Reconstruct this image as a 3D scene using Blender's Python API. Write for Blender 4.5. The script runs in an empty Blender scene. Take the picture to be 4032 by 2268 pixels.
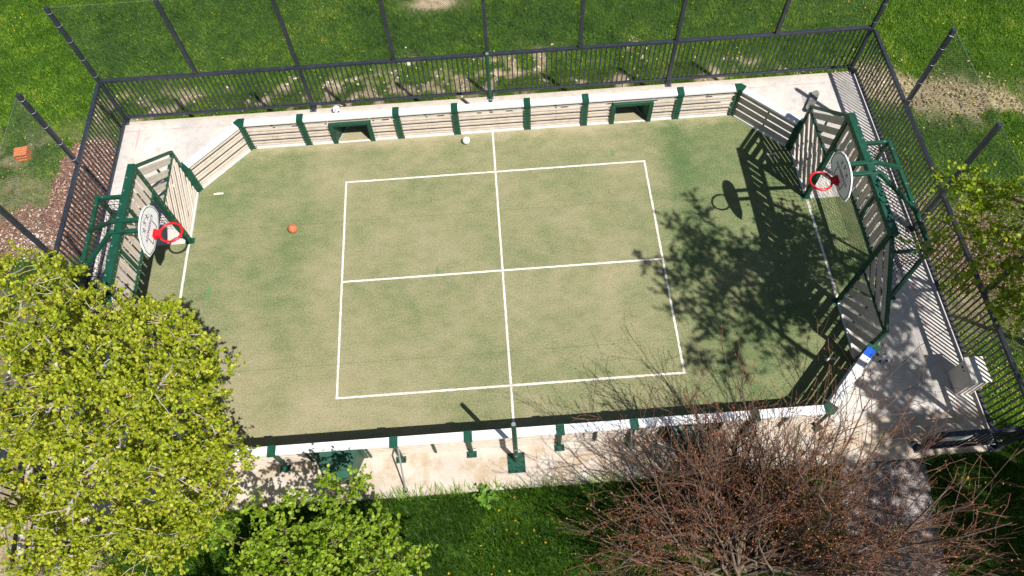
import bpy, bmesh, math, random
import numpy as np
from mathutils import Vector, Matrix
random.seed(7)
RNG = np.random.default_rng(11)
sc = bpy.context.scene
COL = sc.collection
R = math.radians
SUNV = Vector((0.44, -0.53, 1.0)).normalized()      # towards the sun

# ------------------------------------------------------------------ materials
def mat(name, col=(.5,.5,.5), rough=.6, metal=0.0, spec=.5):
    m = bpy.data.materials.new(name); m.use_nodes = True
    b = m.node_tree.nodes['Principled BSDF']
    b.inputs['Base Color'].default_value = (*col, 1)
    b.inputs['Roughness'].default_value = rough
    b.inputs['Metallic'].default_value = metal
    b.inputs['Specular IOR Level'].default_value = spec
    return m
class NT:
    def __init__(s, m): s.t = m.node_tree; s.n = s.t.nodes; s.b = s.n.get('Principled BSDF')
    def add(s, typ, **kw):
        nd = s.n.new(typ)
        for k, v in kw.items():
            if hasattr(nd, k): setattr(nd, k, v)
        return nd
    def link(s, a, b): s.t.links.new(a, b)
    def pos(s, scale=(1,1,1)):
        g = s.add('ShaderNodeNewGeometry'); mp = s.add('ShaderNodeMapping')
        mp.inputs['Scale'].default_value = scale; s.link(g.outputs['Position'], mp.inputs['Vector']); return mp.outputs['Vector']
    def obj(s, scale=(1,1,1)):
        g = s.add('ShaderNodeTexCoord'); mp = s.add('ShaderNodeMapping')
        mp.inputs['Scale'].default_value = scale; s.link(g.outputs['Object'], mp.inputs['Vector']); return mp.outputs['Vector']
    def noise(s, vec, scale, detail=4, rough=.6):
        nd = s.add('ShaderNodeTexNoise'); nd.inputs['Scale'].default_value = scale
        nd.inputs['Detail'].default_value = detail; nd.inputs['Roughness'].default_value = rough
        s.link(vec, nd.inputs['Vector']); return nd.outputs['Fac']
    def ramp(s, fac, stops):
        nd = s.add('ShaderNodeValToRGB'); e = nd.color_ramp.elements
        while len(e) < len(stops): e.new(.5)
        for q, (p, c) in zip(e, stops):
            q.position = p; q.color = (*c, 1) if len(c) == 3 else c
        s.link(fac, nd.inputs['Fac']); return nd.outputs['Color']
    def mix(s, fac, a, b, mode='MIX'):
        nd = s.add('ShaderNodeMix', data_type='RGBA', blend_type=mode)
        for sock, v in ((nd.inputs[0], fac), (nd.inputs[6], a), (nd.inputs[7], b)):
            if isinstance(v, (int, float)): sock.default_value = v
            elif isinstance(v, tuple): sock.default_value = (*v, 1)
            else: s.link(v, sock)
        return nd.outputs[2]
    def math(s, op, a, b=0.0, c=0.0, clamp=False):
        nd = s.add('ShaderNodeMath', operation=op, use_clamp=clamp)
        for sock, v in zip(nd.inputs, (a, b, c)):
            if isinstance(v, (int, float)): sock.default_value = v
            else: s.link(v, sock)
        return nd.outputs[0]
    def smooth(s, v, lo, hi):
        nd = s.add('ShaderNodeMapRange', interpolation_type='SMOOTHSTEP')
        nd.inputs['From Min'].default_value = lo; nd.inputs['From Max'].default_value = hi
        s.link(v, nd.inputs['Value']); return nd.outputs['Result']
    def sep(s):
        g = s.add('ShaderNodeNewGeometry'); x = s.add('ShaderNodeSeparateXYZ'); s.link(g.outputs['Position'], x.inputs[0]); return x.outputs
    def bump(s, h, strength=.3, dist=.01):
        nd = s.add('ShaderNodeBump'); nd.inputs['Strength'].default_value = strength; nd.inputs['Distance'].default_value = dist
        s.link(h, nd.inputs['Height']); s.link(nd.outputs['Normal'], s.b.inputs['Normal'])
    def base(s, c): s.link(c, s.b.inputs['Base Color'])

def worn(name, col, var=.18, scale=6, rough=.5, metal=0, dirt=None, dscale=3, fine=60):
    m = mat(name, col, rough, metal); t = NT(m); p = t.pos()
    n = t.noise(p, scale, 5, .65)
    lo = tuple(c*(1-var) for c in col); hi = tuple(min(1, c*(1+var)) for c in col)
    c = t.ramp(n, [(.3, lo), (.7, hi)])
    f = t.noise(p, fine, 3)
    if dirt:
        k = t.smooth(t.noise(p, dscale, 6, .7), .52, .75)
        c = t.mix(t.math('MULTIPLY', k, .6), c, dirt)
    t.base(c); t.link(t.ramp(f, [(.3, (rough*.75,)*3), (.7, (min(1, rough*1.25),)*3)]), t.b.inputs['Roughness'])
    t.bump(f, .12, .004); return m

M = {}
M['green'] = worn('green_paint', (.005,.062,.036), .3, 5, .48, dirt=(.03,.075,.055), dscale=4)
M['plank'] = worn('beige_plank', (.58,.505,.43), .12, 4, .55, dirt=(.33,.27,.20), dscale=3.0)
M['cap'] = worn('white_aluminium', (.78,.79,.80), .06, 3, .42, dirt=(.55,.54,.50), dscale=5)
M['fence'] = worn('anthracite_paint', (.024,.030,.043), .3, 5, .45, dirt=(.06,.065,.07), dscale=6)
M['netcord'] = mat('black_cord', (.015,.015,.017), .8)
M['meshwire'] = mat('mesh_cord', (.02,.024,.03), .7)
M['cable'] = mat('pale_cable', (.45,.47,.5), .4, .6)
M['galv'] = worn('galvanised_steel', (.52,.54,.56), .15, 12, .38, .7)
M['red'] = worn('red_paint', (.62,.008,.014), .12, 8, .33)
M['board'] = worn('white_board', (.86,.88,.90), .05, 4, .38, dirt=(.55,.57,.56), dscale=6)
M['black'] = mat('black_print', (.012,.012,.014), .5)
M['bolt'] = mat('bolt_head', (.45,.47,.46), .3, .7)
M['darkbolt'] = mat('dark_nut', (.012,.012,.012), .5)
M['blue'] = worn('blue_tape', (.01,.10,.55), .15, 10, .4)
M['cabinet'] = worn('cream_cabinet', (.70,.66,.60), .06, 3, .5, dirt=(.42,.36,.28), dscale=3)
M['brick'] = worn('terracotta', (.62,.20,.075), .15, 14, .85, dirt=(.45,.2,.1))
M['grip'] = worn('worn_grip_tape', (.17,.165,.155), .55, 9, .85, dirt=(.36,.34,.31), dscale=7)
M['wheel'] = mat('skate_wheel', (.6,.58,.5), .5)
M['sign'] = mat('sign_plate', (.66,.70,.70), .35)
M['whiteball'] = worn('white_ball', (.78,.78,.76), .06, 12, .4)
M['yellow'] = mat('dandelion_yellow', (.85,.50,.01), .7)
M['stem'] = mat('flower_stem', (.08,.16,.03), .7)

# line paint on turf
m = mat('line_paint', (.74,.70,.64), .9); t = NT(m); p = t.pos()
t.base(t.mix(t.smooth(t.math('ADD', t.math('MULTIPLY', t.noise(p, 30, 5, .7), .6), t.math('MULTIPLY', t.noise(p, 2.2, 4, .7), .4)), .47, .66), (.76,.72,.66), (.50,.46,.33))); t.bump(t.noise(p, 160, 2), .8, .012); M['line'] = m

# artificial turf: worn green fibres full of sand
m = mat('turf', (.3,.3,.2), .95, spec=.15); t = NT(m); p = t.pos(); xyz = t.sep()
big = t.noise(p, .55, 3, .55); mid = t.noise(t.pos((1.0, 1.6, 1)), 2.1, 5, .7); fine = t.noise(p, 26, 5, .8); grit = t.noise(p, 75, 3, .8)
green_r = t.math('MULTIPLY', t.smooth(xyz[0], 3.3, 5.4), .30)
green_l = t.math('MULTIPLY', t.math('MULTIPLY', t.smooth(t.math('MULTIPLY', xyz[0], -1), 4.2, 6.0), t.smooth(xyz[1], -1.9, .4)), .13)
strip = t.math('MULTIPLY', t.smooth(t.math('ABSOLUTE', t.math('SUBTRACT', t.math('ABSOLUTE', t.math('ADD', xyz[0], .25)), 5.1)), .7, .0), .10)
sand_edge = t.math('MULTIPLY', t.smooth(t.math('ADD', t.math('ABSOLUTE', xyz[1]), t.math('MULTIPLY', mid, .5)), 4.25, 4.75), .45)
sand_bl = t.math('MULTIPLY', t.math('MULTIPLY', t.smooth(t.math('MULTIPLY', xyz[1], -1), .8, 3.4), t.smooth(t.math('MULTIPLY', xyz[0], -1), .5, 4.0)), .22)
wear = t.math('ADD', t.math('MULTIPLY', t.math('SUBTRACT', big, .5), .85), t.math('MULTIPLY', t.math('SUBTRACT', mid, .5), .85))
wear = t.math('ADD', wear, t.math('MULTIPLY', t.math('SUBTRACT', fine, .5), 2.3))
wear = t.math('ADD', wear, t.math('ADD', sand_edge, sand_bl))
wear = t.math('SUBTRACT', wear, t.math('ADD', green_r, t.math('ADD', green_l, strip)))
wear = t.math('ADD', wear, .63, clamp=True)
col = t.ramp(wear, [(.0, (.12,.225,.085)), (.35, (.275,.335,.155)), (.62, (.46,.45,.25)), (.9, (.61,.535,.335)), (1., (.68,.59,.40))])
col = t.mix(t.math('MULTIPLY', t.smooth(grit, .38, .62), .55), t.mix(.5, col, (.06,.075,.03), 'MULTIPLY'), col)
col = t.mix(t.smooth(grit, .4, .6), t.mix(.35, col, (.09,.12,.04)), col)
# bright green scuffs where the pile was torn up, faint seams between the turf rolls
for sx_, sy_, rx, ry in ((-7.33,-.02,.06,.24), (-1.63,.10,.04,.16), (3.2,3.4,.05,.12)):
    d = t.math('ADD', t.math('POWER', t.math('DIVIDE', t.math('SUBTRACT', xyz[0], sx_), rx), 2.0), t.math('POWER', t.math('DIVIDE', t.math('SUBTRACT', xyz[1], sy_), ry), 2.0))
    col = t.mix(t.math('MULTIPLY', t.smooth(d, 1.6, .3), .75), col, (.12,.27,.10))
seam = t.math('LESS_THAN', t.math('ABSOLUTE', t.math('SUBTRACT', t.math('FRACT', t.math('DIVIDE', t.math('ADD', xyz[1], 20.2), 4.0)), .5)), .0022)
col = t.mix(t.math('MULTIPLY', seam, .35), col, (.10,.12,.05))
t.base(col); t.bump(t.math('ADD', fine, grit), 1.0, .02); M['turf'] = m

# concrete slab
m = mat('concrete', (.5,.47,.43), .85, spec=.3); t = NT(m); p = t.pos(); xyz = t.sep()
n1 = t.noise(p, .9, 6, .65); n2 = t.noise(p, 5, 6, .7); n3 = t.noise(p, 45, 3, .7)
c = t.ramp(n1, [(.3, (.40,.385,.37)), (.5, (.52,.49,.46)), (.72, (.61,.565,.53))])
c = t.mix(t.math('MULTIPLY', t.smooth(n2, .48, .72), .65), c, (.34,.325,.315))
front = t.smooth(t.math('MULTIPLY', xyz[1], -1), 4.35, 4.5)
yel = t.math('MULTIPLY', front, t.smooth(t.noise(p, 1.7, 6, .7), .40, .66))
c = t.mix(t.math('MULTIPLY', front, .30), c, (.50,.40,.28))
c = t.mix(t.math('MULTIPLY', yel, .75), c, (.36,.265,.165))
edge = t.math('MULTIPLY', t.smooth(t.math('ADD', t.math('ABSOLUTE', xyz[1]), t.math('MULTIPLY', n2, .35)), 5.62, 5.9), .6)
c = t.mix(edge, c, (.40,.33,.235))
# faded red chalk line the builders snapped beside the fence
dy = t.math('ABSOLUTE', t.math('SUBTRACT', xyz[1], 5.36)); dx = t.math('ABSOLUTE', t.math('SUBTRACT', t.math('ABSOLUTE', xyz[0]), 9.95))
ln = t.math('ADD', t.math('LESS_THAN', dy, .012), t.math('LESS_THAN', dx, .012), clamp=True)
smear = t.math('MULTIPLY', t.math('ADD', t.smooth(dy, .09, .0), t.smooth(dx, .09, .0), clamp=True), t.smooth(t.noise(p, .8, 5, .7), .56, .7))
c = t.mix(t.math('MULTIPLY', ln, t.smooth(t.noise(p, 1.3, 4), .40, .6)), c, (.52,.24,.21))
c = t.mix(t.math('MULTIPLY', smear, .55), c, (.60,.26,.22))
jx = t.math('LESS_THAN', t.math('ABSOLUTE', t.math('SUBTRACT', t.math('ABSOLUTE', xyz[0]), 7.4)), .006)
c = t.mix(t.math('MULTIPLY', jx, .5), c, (.22,.2,.18))
spots = t.smooth(t.noise(p, 16, 4, .6), .70, .76)
c = t.mix(t.math('MULTIPLY', spots, .6), c, (.2,.16,.12))
c = t.mix(.25, c, t.ramp(n3, [(.3, (.3,.29,.28)), (.7, (.85,.83,.8))]), 'OVERLAY')
t.base(c); t.bump(n3, .25, .006); M['concrete'] = m

# soil / meadow floor (vertex attribute: r vegetation, g mulch, b litter)
m = mat('meadow_floor', (.1,.12,.04), .95, spec=.1); t = NT(m); p = t.pos()
at = t.add('ShaderNodeAttribute', attribute_name='cover'); sp = t.add('ShaderNodeSeparateColor'); t.link(at.outputs['Color'], sp.inputs[0])
n1 = t.noise(p, 3, 6, .7); n2 = t.noise(p, 28, 4, .75)
soil = t.ramp(n1, [(.3, (.20,.14,.085)), (.5, (.40,.315,.205)), (.7, (.52,.43,.30))])
soil = t.mix(t.smooth(n2, .5, .7), soil, t.mix(.5, soil, (.10,.075,.045)))
mul = t.ramp(n2, [(.3, (.09,.045,.03)), (.5, (.22,.12,.085)), (.7, (.42,.27,.20))])
lit = t.ramp(n2, [(.3, (.07,.05,.025)), (.5, (.20,.14,.075)), (.7, (.36,.28,.16))])
gr = t.ramp(t.noise(p, 14, 5, .75), [(.3, (.018,.042,.006)), (.55, (.045,.095,.012)), (.75, (.09,.17,.022))])
c = t.mix(sp.outputs[1], soil, mul); c = t.mix(sp.outputs[2], c, lit); c = t.mix(sp.outputs[0], c, gr)
t.base(c); t.bump(n2, .8, .03); M['ground'] = m

m = mat('gravel', (.3,.28,.27), .95, spec=.2); t = NT(m); p = t.pos()
v = t.add('ShaderNodeTexVoronoi'); v.inputs['Scale'].default_value = 38; t.link(p, v.inputs['Vector'])
g = t.ramp(v.outputs['Color'], [(.15, (.13,.105,.10)), (.5, (.27,.235,.225)), (.85, (.44,.395,.38))])
g = t.mix(t.smooth(t.noise(p, 2.0, 5, .7), .48, .68), g, t.mix(.5, g, (.14,.12,.10)))
t.base(g); t.bump(v.outputs['Distance'], 1.0, .02); M['gravel'] = m

def leafmat(name, stops, trans=.45, rough=.5, tcol=1.25):
    m = bpy.data.materials.new(name); m.use_nodes = True; t = NT(m); n = t.n; b = t.b
    at = t.add('ShaderNodeAttribute', attribute_name='tint')
    c = t.ramp(at.outputs['Fac'], stops)
    t.base(c); b.inputs['Roughness'].default_value = rough; b.inputs['Specular IOR Level'].default_value = .35
    if trans:
        tr = t.add('ShaderNodeBsdfTranslucent'); hs = t.add('ShaderNodeHueSaturation'); hs.inputs['Value'].default_value = tcol; hs.inputs['Saturation'].default_value = 1.05
        t.link(c, hs.inputs['Color']); t.link(hs.outputs['Color'], tr.inputs['Color'])
        mx = t.add('ShaderNodeMixShader'); mx.inputs[0].default_value = trans
        t.link(b.outputs[0], mx.inputs[1]); t.link(tr.outputs[0], mx.inputs[2]); t.link(mx.outputs[0], n['Material Output'].inputs['Surface'])
    return m
M['leaf_lime'] = leafmat('lime_leaves', [(0, (.12,.19,.010)), (.45, (.34,.41,.018)), (1, (.60,.60,.07))])
M['leaf_bush'] = leafmat('fresh_green_leaves', [(0, (.13,.24,.014)), (.5, (.26,.39,.022)), (1, (.42,.52,.06))])
M['leaf_right'] = leafmat('yellow_green_leaves', [(0, (.18,.26,.012)), (.5, (.30,.40,.02)), (1, (.44,.52,.04))])
M['blade'] = leafmat('grass_blades', [(0, (.040,.105,.008)), (.4, (.115,.245,.016)), (.75, (.215,.355,.028)), (1, (.38,.42,.06))], .38, .5)
M['broad'] = leafmat('broad_weed_leaf', [(0, (.08,.19,.02)), (1, (.18,.36,.04))], .3)
M['chip'] = leafmat('wood_chips', [(0, (.11,.05,.032)), (.5, (.27,.145,.10)), (.8, (.42,.27,.20)), (1, (.66,.54,.46))], 0, .9)
M['litter'] = leafmat('dry_leaves', [(0, (.12,.075,.035)), (.5, (.30,.20,.11)), (1, (.52,.42,.28))], 0, .9)
M['straw'] = leafmat('straw', [(0, (.16,.13,.06)), (.5, (.34,.28,.155)), (1, (.52,.45,.29))], 0, .9)
M['white_chip'] = leafmat('near_white_chips', [(0, (.55,.48,.42)), (1, (.80,.77,.73))], 0, .9)  # chips in a pale, nearly white colour range
M['stone'] = leafmat('pale_stones', [(0, (.36,.28,.19)), (.6, (.55,.47,.36)), (1, (.74,.70,.64))], 0, .9)
M['flowers'] = leafmat('yellow_flowers', [(0, (.75,.48,.01)), (1, (.85,.66,.05))], 0, .8)
m = mat('lichen_bark', (.4,.38,.34), .9); t = NT(m); p = t.pos()
c = t.ramp(t.noise(p, 9, 5, .7), [(.3, (.15,.125,.10)), (.5, (.42,.39,.35)), (.7, (.60,.57,.53))])
c = t.mix(t.smooth(t.noise(p, 5, 5, .65), .53, .62), c, (.50,.29,.03)); t.base(c); t.bump(t.noise(p, 60, 4), .5, .01); M['bark'] = m
m = mat('bare_bark', (.2,.12,.08), .85); t = NT(m); p = t.pos()
at = t.add('ShaderNodeAttribute', attribute_name='tint')
c = t.ramp(at.outputs['Fac'], [(0, (.135,.10,.072)), (.45, (.088,.055,.038)), (1, (.175,.062,.03))])
c = t.mix(t.smooth(t.noise(p, 10, 4, .7), .5, .7), c, t.mix(.3, c, (.40,.33,.26))); t.base(c); M['barebark'] = m
M['twig'] = worn('grey_brown_twig', (.17,.12,.085), .3, 10, .85)

# ------------------------------------------------------------------ mesh helpers
class MB:
    def __init__(s): s.v = []; s.f = []; s.mi = []
    def add(s, vs, fs, mi=0):
        o = len(s.v); s.v += [tuple(v) for v in vs]; s.f += [tuple(i+o for i in f) for f in fs]; s.mi += [mi]*len(fs)
    def obox(s, o, a, b, c, mi=0):
        """box spanned from corner o by the vectors a, b, c"""
        o, a, b, c = map(Vector, (o, a, b, c))
        if a.cross(b).dot(c) < 0: a, b = b, a
        vs = [o, o+a, o+a+b, o+b, o+c, o+a+c, o+a+b+c, o+b+c]
        s.add(vs, [(3,2,1,0), (4,5,6,7), (0,1,5,4), (1,2,6,5), (2,3,7,6), (3,0,4,7)], mi)
    def box(s, lo, hi, mi=0):
        s.obox(lo, (hi[0]-lo[0],0,0), (0,hi[1]-lo[1],0), (0,0,hi[2]-lo[2]), mi)
    def bar(s, p, q, w, h, up=(0,0,1), mi=0):
        p, q = Vector(p), Vector(q); d = q-p; up = Vector(up)
        if d.normalized().cross(up).length < .02: up = Vector((1,0,0))
        sd = d.cross(up).normalized(); u = sd.cross(d).normalized()
        s.obox(p - sd*w/2 - u*h/2, d, sd*w, u*h, mi)
    def tube(s, pts, rads, n=6, cap=True, mi=0):
        pts = [Vector(p) for p in pts]
        if not hasattr(rads, '__len__'): rads = [rads]*len(pts)
        ref = None; o = len(s.v); k = len(pts)
        for i, p in enumerate(pts):
            d = (pts[min(i+1,k-1)] - pts[max(i-1,0)])
            d = d.normalized() if d.length > 1e-9 else Vector((0,0,1))
            if ref is None: ref = d.orthogonal().normalized()
            ref = (ref - d*ref.dot(d)); ref = ref.normalized() if ref.length > 1e-6 else d.orthogonal().normalized()
            b = d.cross(ref)
            for j in range(n):
                a = 2*math.pi*j/n
                s.v.append(tuple(p + (ref*math.cos(a) + b*math.sin(a))*rads[i]))
        for i in range(k-1):
            for j in range(n):
                s.f.append((o+i*n+j, o+i*n+(j+1)%n, o+(i+1)*n+(j+1)%n, o+(i+1)*n+j)); s.mi.append(mi)
        if cap:
            s.f.append(tuple(o+j for j in reversed(range(n)))); s.mi.append(mi)
            s.f.append(tuple(o+(k-1)*n+j for j in range(n))); s.mi.append(mi)
    def disc(s, c, nrm, r, h, n=8, mi=0):
        c = Vector(c); nrm = Vector(nrm).normalized(); s.tube([c, c+nrm*h], r, n, True, mi)
    def prism(s, poly, off, mi=0):
        """extrude a planar 3D polygon by vector off"""
        poly = [Vector(p) for p in poly]; off = Vector(off); n = len(poly)
        nr = Vector((0,0,0))
        for i in range(n): nr += (poly[i]-poly[0]).cross(poly[(i+1)%n]-poly[0])
        if nr.dot(off) > 0: poly = poly[::-1]
        s.add(poly + [p+off for p in poly], [tuple(range(n)), tuple(range(2*n-1, n-1, -1))] +
              [((i+1)%n, i, i+n, (i+1)%n+n) for i in range(n)], mi)
    def octa(s, c, r, mi=0):
        c = Vector(c)
        s.add([c+Vector(d)*r for d in ((1,0,0),(-1,0,0),(0,1,0),(0,-1,0),(0,0,1),(0,0,-1))],
              [(0,2,4),(2,1,4),(1,3,4),(3,0,4),(2,0,5),(1,2,5),(3,1,5),(0,3,5)], mi)
    def build(s, name, m, parent=None, smooth=False, bevel=0):
        me = bpy.data.meshes.new(name); me.from_pydata(s.v, [], s.f)
        for q in (m if isinstance(m, (list, tuple)) else [m]): me.materials.append(q)
        if any(s.mi): me.polygons.foreach_set('material_index', s.mi)
        if smooth: me.polygons.foreach_set('use_smooth', [True]*len(s.f))
        me.update(); return link(name, me, parent, bevel)
def link(name, me, parent=None, bevel=0):
    o = bpy.data.objects.new(name, me); COL.objects.link(o)
    if parent:
        o.parent = parent
        o.location = -Vector(parent.location) if parent.parent is None and not parent.get('local') else (0,0,0)
    if bevel:
        b = o.modifiers.new('bevel', 'BEVEL'); b.width = bevel; b.segments = 2; b.limit_method = 'ANGLE'; b.angle_limit = R(40)
    return o
def thing(name, label, cat, loc=(0,0,0), group=None, local=False):
    o = bpy.data.objects.new(name, None); COL.objects.link(o); o.location = loc; o.empty_display_size = .2
    o['label'] = label; o['category'] = cat
    if local: o['local'] = 1
    if group: o['group'] = group
    return o
def tag(o, label=None, cat=None, group=None, kind=None):
    for k, v in (('label', label), ('category', cat), ('group', group), ('kind', kind)):
        if v: o[k] = v
    return o
def copy_tree(o, parent=None, rename=None):
    c = o.copy(); COL.objects.link(c)
    if parent: c.parent = parent
    for ch in [q for q in bpy.data.objects if q.parent == o]: copy_tree(ch, c)
    return c
def np_mesh(name, verts, faces_flat, nper, m, parent=None, tint=None, smooth=False):
    """verts (N,3); faces_flat index array with a constant number of corners per face; tint per vertex"""
    me = bpy.data.meshes.new(name); nf = len(faces_flat)//nper
    me.vertices.add(len(verts)); me.vertices.foreach_set('co', np.ascontiguousarray(verts, np.float32).ravel())
    me.loops.add(len(faces_flat)); me.loops.foreach_set('vertex_index', np.ascontiguousarray(faces_flat, np.int32))
    me.polygons.add(nf); me.polygons.foreach_set('loop_start', np.arange(0, nf*nper, nper, dtype=np.int32))
    if tint is not None:
        a = me.attributes.new('tint', 'FLOAT', 'POINT'); a.data.foreach_set('value', np.ascontiguousarray(tint, np.float32))
    me.update(calc_edges=True); me.materials.append(m)
    if smooth: me.polygons.foreach_set('use_smooth', np.ones(nf, bool))
    return link(name, me, parent)

# numpy value noise ------------------------------------------------------------
def hashn(ix, iy, seed):
    h = (ix.astype(np.int64)*374761393 + iy.astype(np.int64)*668265263 + seed*1442695041) & 0x7fffffff
    h = ((h ^ (h >> 13))*1274126177) & 0x7fffffff
    return ((h ^ (h >> 16)) & 0xffff)/65535.
def vnoise(x, y, s, seed=0, oct=3):
    tot = 0; amp = 1; nrm = 0
    for o in range(oct):
        X = x*s; Y = y*s; ix = np.floor(X); iy = np.floor(Y); fx = X-ix; fy = Y-iy
        fx = fx*fx*(3-2*fx); fy = fy*fy*(3-2*fy)
        a = hashn(ix, iy, seed+o); b = hashn(ix+1, iy, seed+o); c = hashn(ix, iy+1, seed+o); d = hashn(ix+1, iy+1, seed+o)
        tot = tot + amp*((a*(1-fx)+b*fx)*(1-fy) + (c*(1-fx)+d*fx)*fy); nrm += amp; amp *= .55; s *= 2.1
    return tot/nrm
def sstep(v, a, b): 
    t = np.clip((v-a)/(b-a), 0, 1); return t*t*(3-2*t)

GZ = -.07     # meadow level; the slab top is at -0.012, the turf at 0
def terrain(x, y):
    """the meadow falls away behind the raised slab: 0 along the front, about two metres lower at the back"""
    return -3.3*sstep(y, -4.6, 3.6)
def GH(x, y): return GZ + float(terrain(np.array(float(x)), np.array(float(y))))
def cover(x, y):
    """vegetation, mulch, litter amounts on the meadow"""
    f = 16.23/(16.23 - terrain(x, y)); x = x*f; y = -9.12 + (y+9.12)*f
    n = vnoise(x, y, .9, 3, 4); n2 = vnoise(x, y, 2.6, 9, 3)
    veg = np.ones_like(x)
    back = (y > 5.6)
    band = sstep(y + (n-.5)*1.6 + np.clip(-x-5, 0, 9)*.10 + np.clip(x-4.5,0,5)*.22, 6.7, 7.6)
    patch = sstep(n2*.75 + n*.4 - .10*np.exp(-((y-6.5)/.55)**2) , .33, .52)
    veg = np.where(back & (np.abs(x) < 11.5), np.maximum(band, patch*.95), veg)
    # right-hand side: dry bands and litter below the trees
    ctr = 4.75 - .33*(x-12.2); rb = np.exp(-((y-ctr)/.75)**2)*(x > 10.5)
    veg = veg*(1 - .80*np.clip(rb*1.4*sstep(n+n2*.5, .45, .75), 0, 1))
    lit = sstep(1.4 - y + (n-.5)*2.2, 0, 1.2)*(x > 10.4)*sstep(y, -3.6, -1.2)
    # left-hand side: mulch heap beside the fence and worn grass
    q = ((x+11.15)/.85)**2 + ((y-3.35)/1.9)**2
    q2 = ((x+12.3)/1.2)**2 + ((y-2.2)/.9)**2
    mulch = np.clip(sstep(1.25 - q + (n2-.5)*1.3, .0, .5) + .8*sstep(1.1 - q2 + (n2-.5)*1.6, .1, .6), 0, 1)
    lw = sstep(-x, 10.4, 11.2)*sstep(-y, -6.4, -4.8)
    veg = veg*(1 - lw*.45*(1 - sstep(n+n2, .92, 1.18)))
    veg = veg*(1-mulch*.96)
    veg = veg*(1-lit*(1-.5*sstep(n2, .5, .68)))
    lit = np.where((x > 10.4) & (y < -1.5), .5*sstep(n, .4, .6), lit)
    top = np.exp(-(((x+1.55)/.7)**2 + ((y-9.75)/.3)**2)); veg = veg*(1-np.clip(top*1.5, 0, 1))
    dark = sstep(-x, 8.3, 9.2)*sstep(-y, -1, 2); veg = veg*(1-dark*.8)
    return np.clip(veg, 0, 1), np.clip(mulch, 0, 1), np.clip(lit, 0, 1)
def on_meadow(x, y):
    inside = (np.abs(x) < 10.5) & (y < 5.86) & (y > -5.42)
    jn = (vnoise(x, y, 4.0, 91, 3)-.5)*.75
    path = (y < -5.3) & (x > 7.0 + .14*(y+5.4) + jn) & (x < 8.8 + .12*(y+5.4) + jn)
    return ~inside & ~path

# ------------------------------------------------------------------ setting
xs = np.concatenate([[-150,-80,-45,-30], np.arange(-22, 22.01, .16), [28,45,80,150]])
ys = np.concatenate([[-150,-80,-40,-20,-14], np.arange(-10.5, 19.01, .16), [22,28,45,80,150]])
gx, gy = np.meshgrid(xs, ys); nx, ny = len(xs), len(ys)
gz = GZ + .06*(vnoise(gx, gy, 1.6, 21, 3)-.5)*on_meadow(gx, gy) - .02 + terrain(gx, gy)
i = np.arange((ny-1)*(nx-1)); r_, c_ = i//(nx-1), i % (nx-1); a0 = r_*nx+c_
fl = np.stack([a0, a0+1, a0+nx+1, a0+nx], 1).ravel()
ground = np_mesh('ground', np.stack([gx.ravel(), gy.ravel(), gz.ravel()], 1), fl, 4, M['ground'], smooth=True)
v_, mu_, li_ = cover(gx.ravel(), gy.ravel())
ca = ground.data.attributes.new('cover', 'FLOAT_COLOR', 'POINT')
ca.data.foreach_set('color', np.stack([v_, mu_, li_, np.ones_like(v_)], 1).astype(np.float32).ravel())
tag(ground, kind='structure')

b = MB(); b.prism([(-10.46,-5.40,-.012), (8.9,-5.40,-.012), (8.9,-5.36,-.012), (10.50,-5.36,-.012), (10.50,5.72,-.012), (-10.46,5.72,-.012)], (0,0,-3.9))
tag(b.build('concrete_slab', M['concrete']), kind='structure')
turf_poly = [(-6.66,4.47), (-8,3.12), (-8.0,1.47), (-9.15,1.47), (-9.15,-1.47), (-8.0,-1.47), (-8,-3.12), (-6.66,-4.47), (6.66,-4.47), (8,-3.12), (8.0,-1.47), (9.15,-1.47), (9.15,1.47), (8.0,1.47), (8,3.12), (6.66,4.47)]
b = MB(); b.add([(x, y, 0) for x, y in turf_poly[::1]], [tuple(range(len(turf_poly)))[::-1]])
for sx in (-1, 1):
    for sy in (-1, 1):          # turf tongues inside the four small goals
        q = [(sx*3.82-.46, sy*4.472), (sx*3.82+.46, sy*4.472), (sx*3.82+.22, sy*4.95), (sx*3.82-.22, sy*4.95)]
        if sy > 0: q = q[::-1]
        b.add([(x, y, 0) for x, y in q], [(3,2,1,0)])
tag(b.build('artificial_turf', M['turf']), kind='structure')
def jag_line(b, p, q, w):
    p, q = Vector((*p, .004)), Vector((*q, .004)); d = q-p; n = max(2, int(d.length/.045)); sd = Vector((-d.y, d.x, 0)).normalized()
    vs = []
    for k in range(n+1):
        c = p + d*k/n; vs += [c + sd*(w/2+random.uniform(-.005,.005)), c - sd*(w/2+random.uniform(-.005,.005))]
    b.add(vs, [(2*k+1, 2*k+3, 2*k+2, 2*k) for k in range(n)])
b = MB(); LW = .05
for y in (-3.05, 3.05): jag_line(b, (-4.045,y), (4.045,y), LW)
for x in (-4.015, 4.015): jag_line(b, (x,-3.018), (x,3.018), LW)
jag_line(b, (-3.983,0), (3.983,0), LW)
for y0, y1 in ((-4.44,-3.082), (-3.018,-.032), (.032,3.018), (3.082,4.44)): jag_line(b, (0,y0), (0,y1), LW)
for x in (-8.02, 8.02): jag_line(b, (x,-1.44), (x,1.44), .06)
for sx in (-1, 1):
    for sy in (-1, 1):
        jag_line(b, (sx*7.43-.13, sy*2.98), (sx*7.43+.13, sy*2.98), .055)
        jag_line(b, (sx*3.82-.44, sy*4.44), (sx*3.82+.44, sy*4.44), .06)
tag(b.build('court_lines', M['line']), kind='structure')
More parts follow.
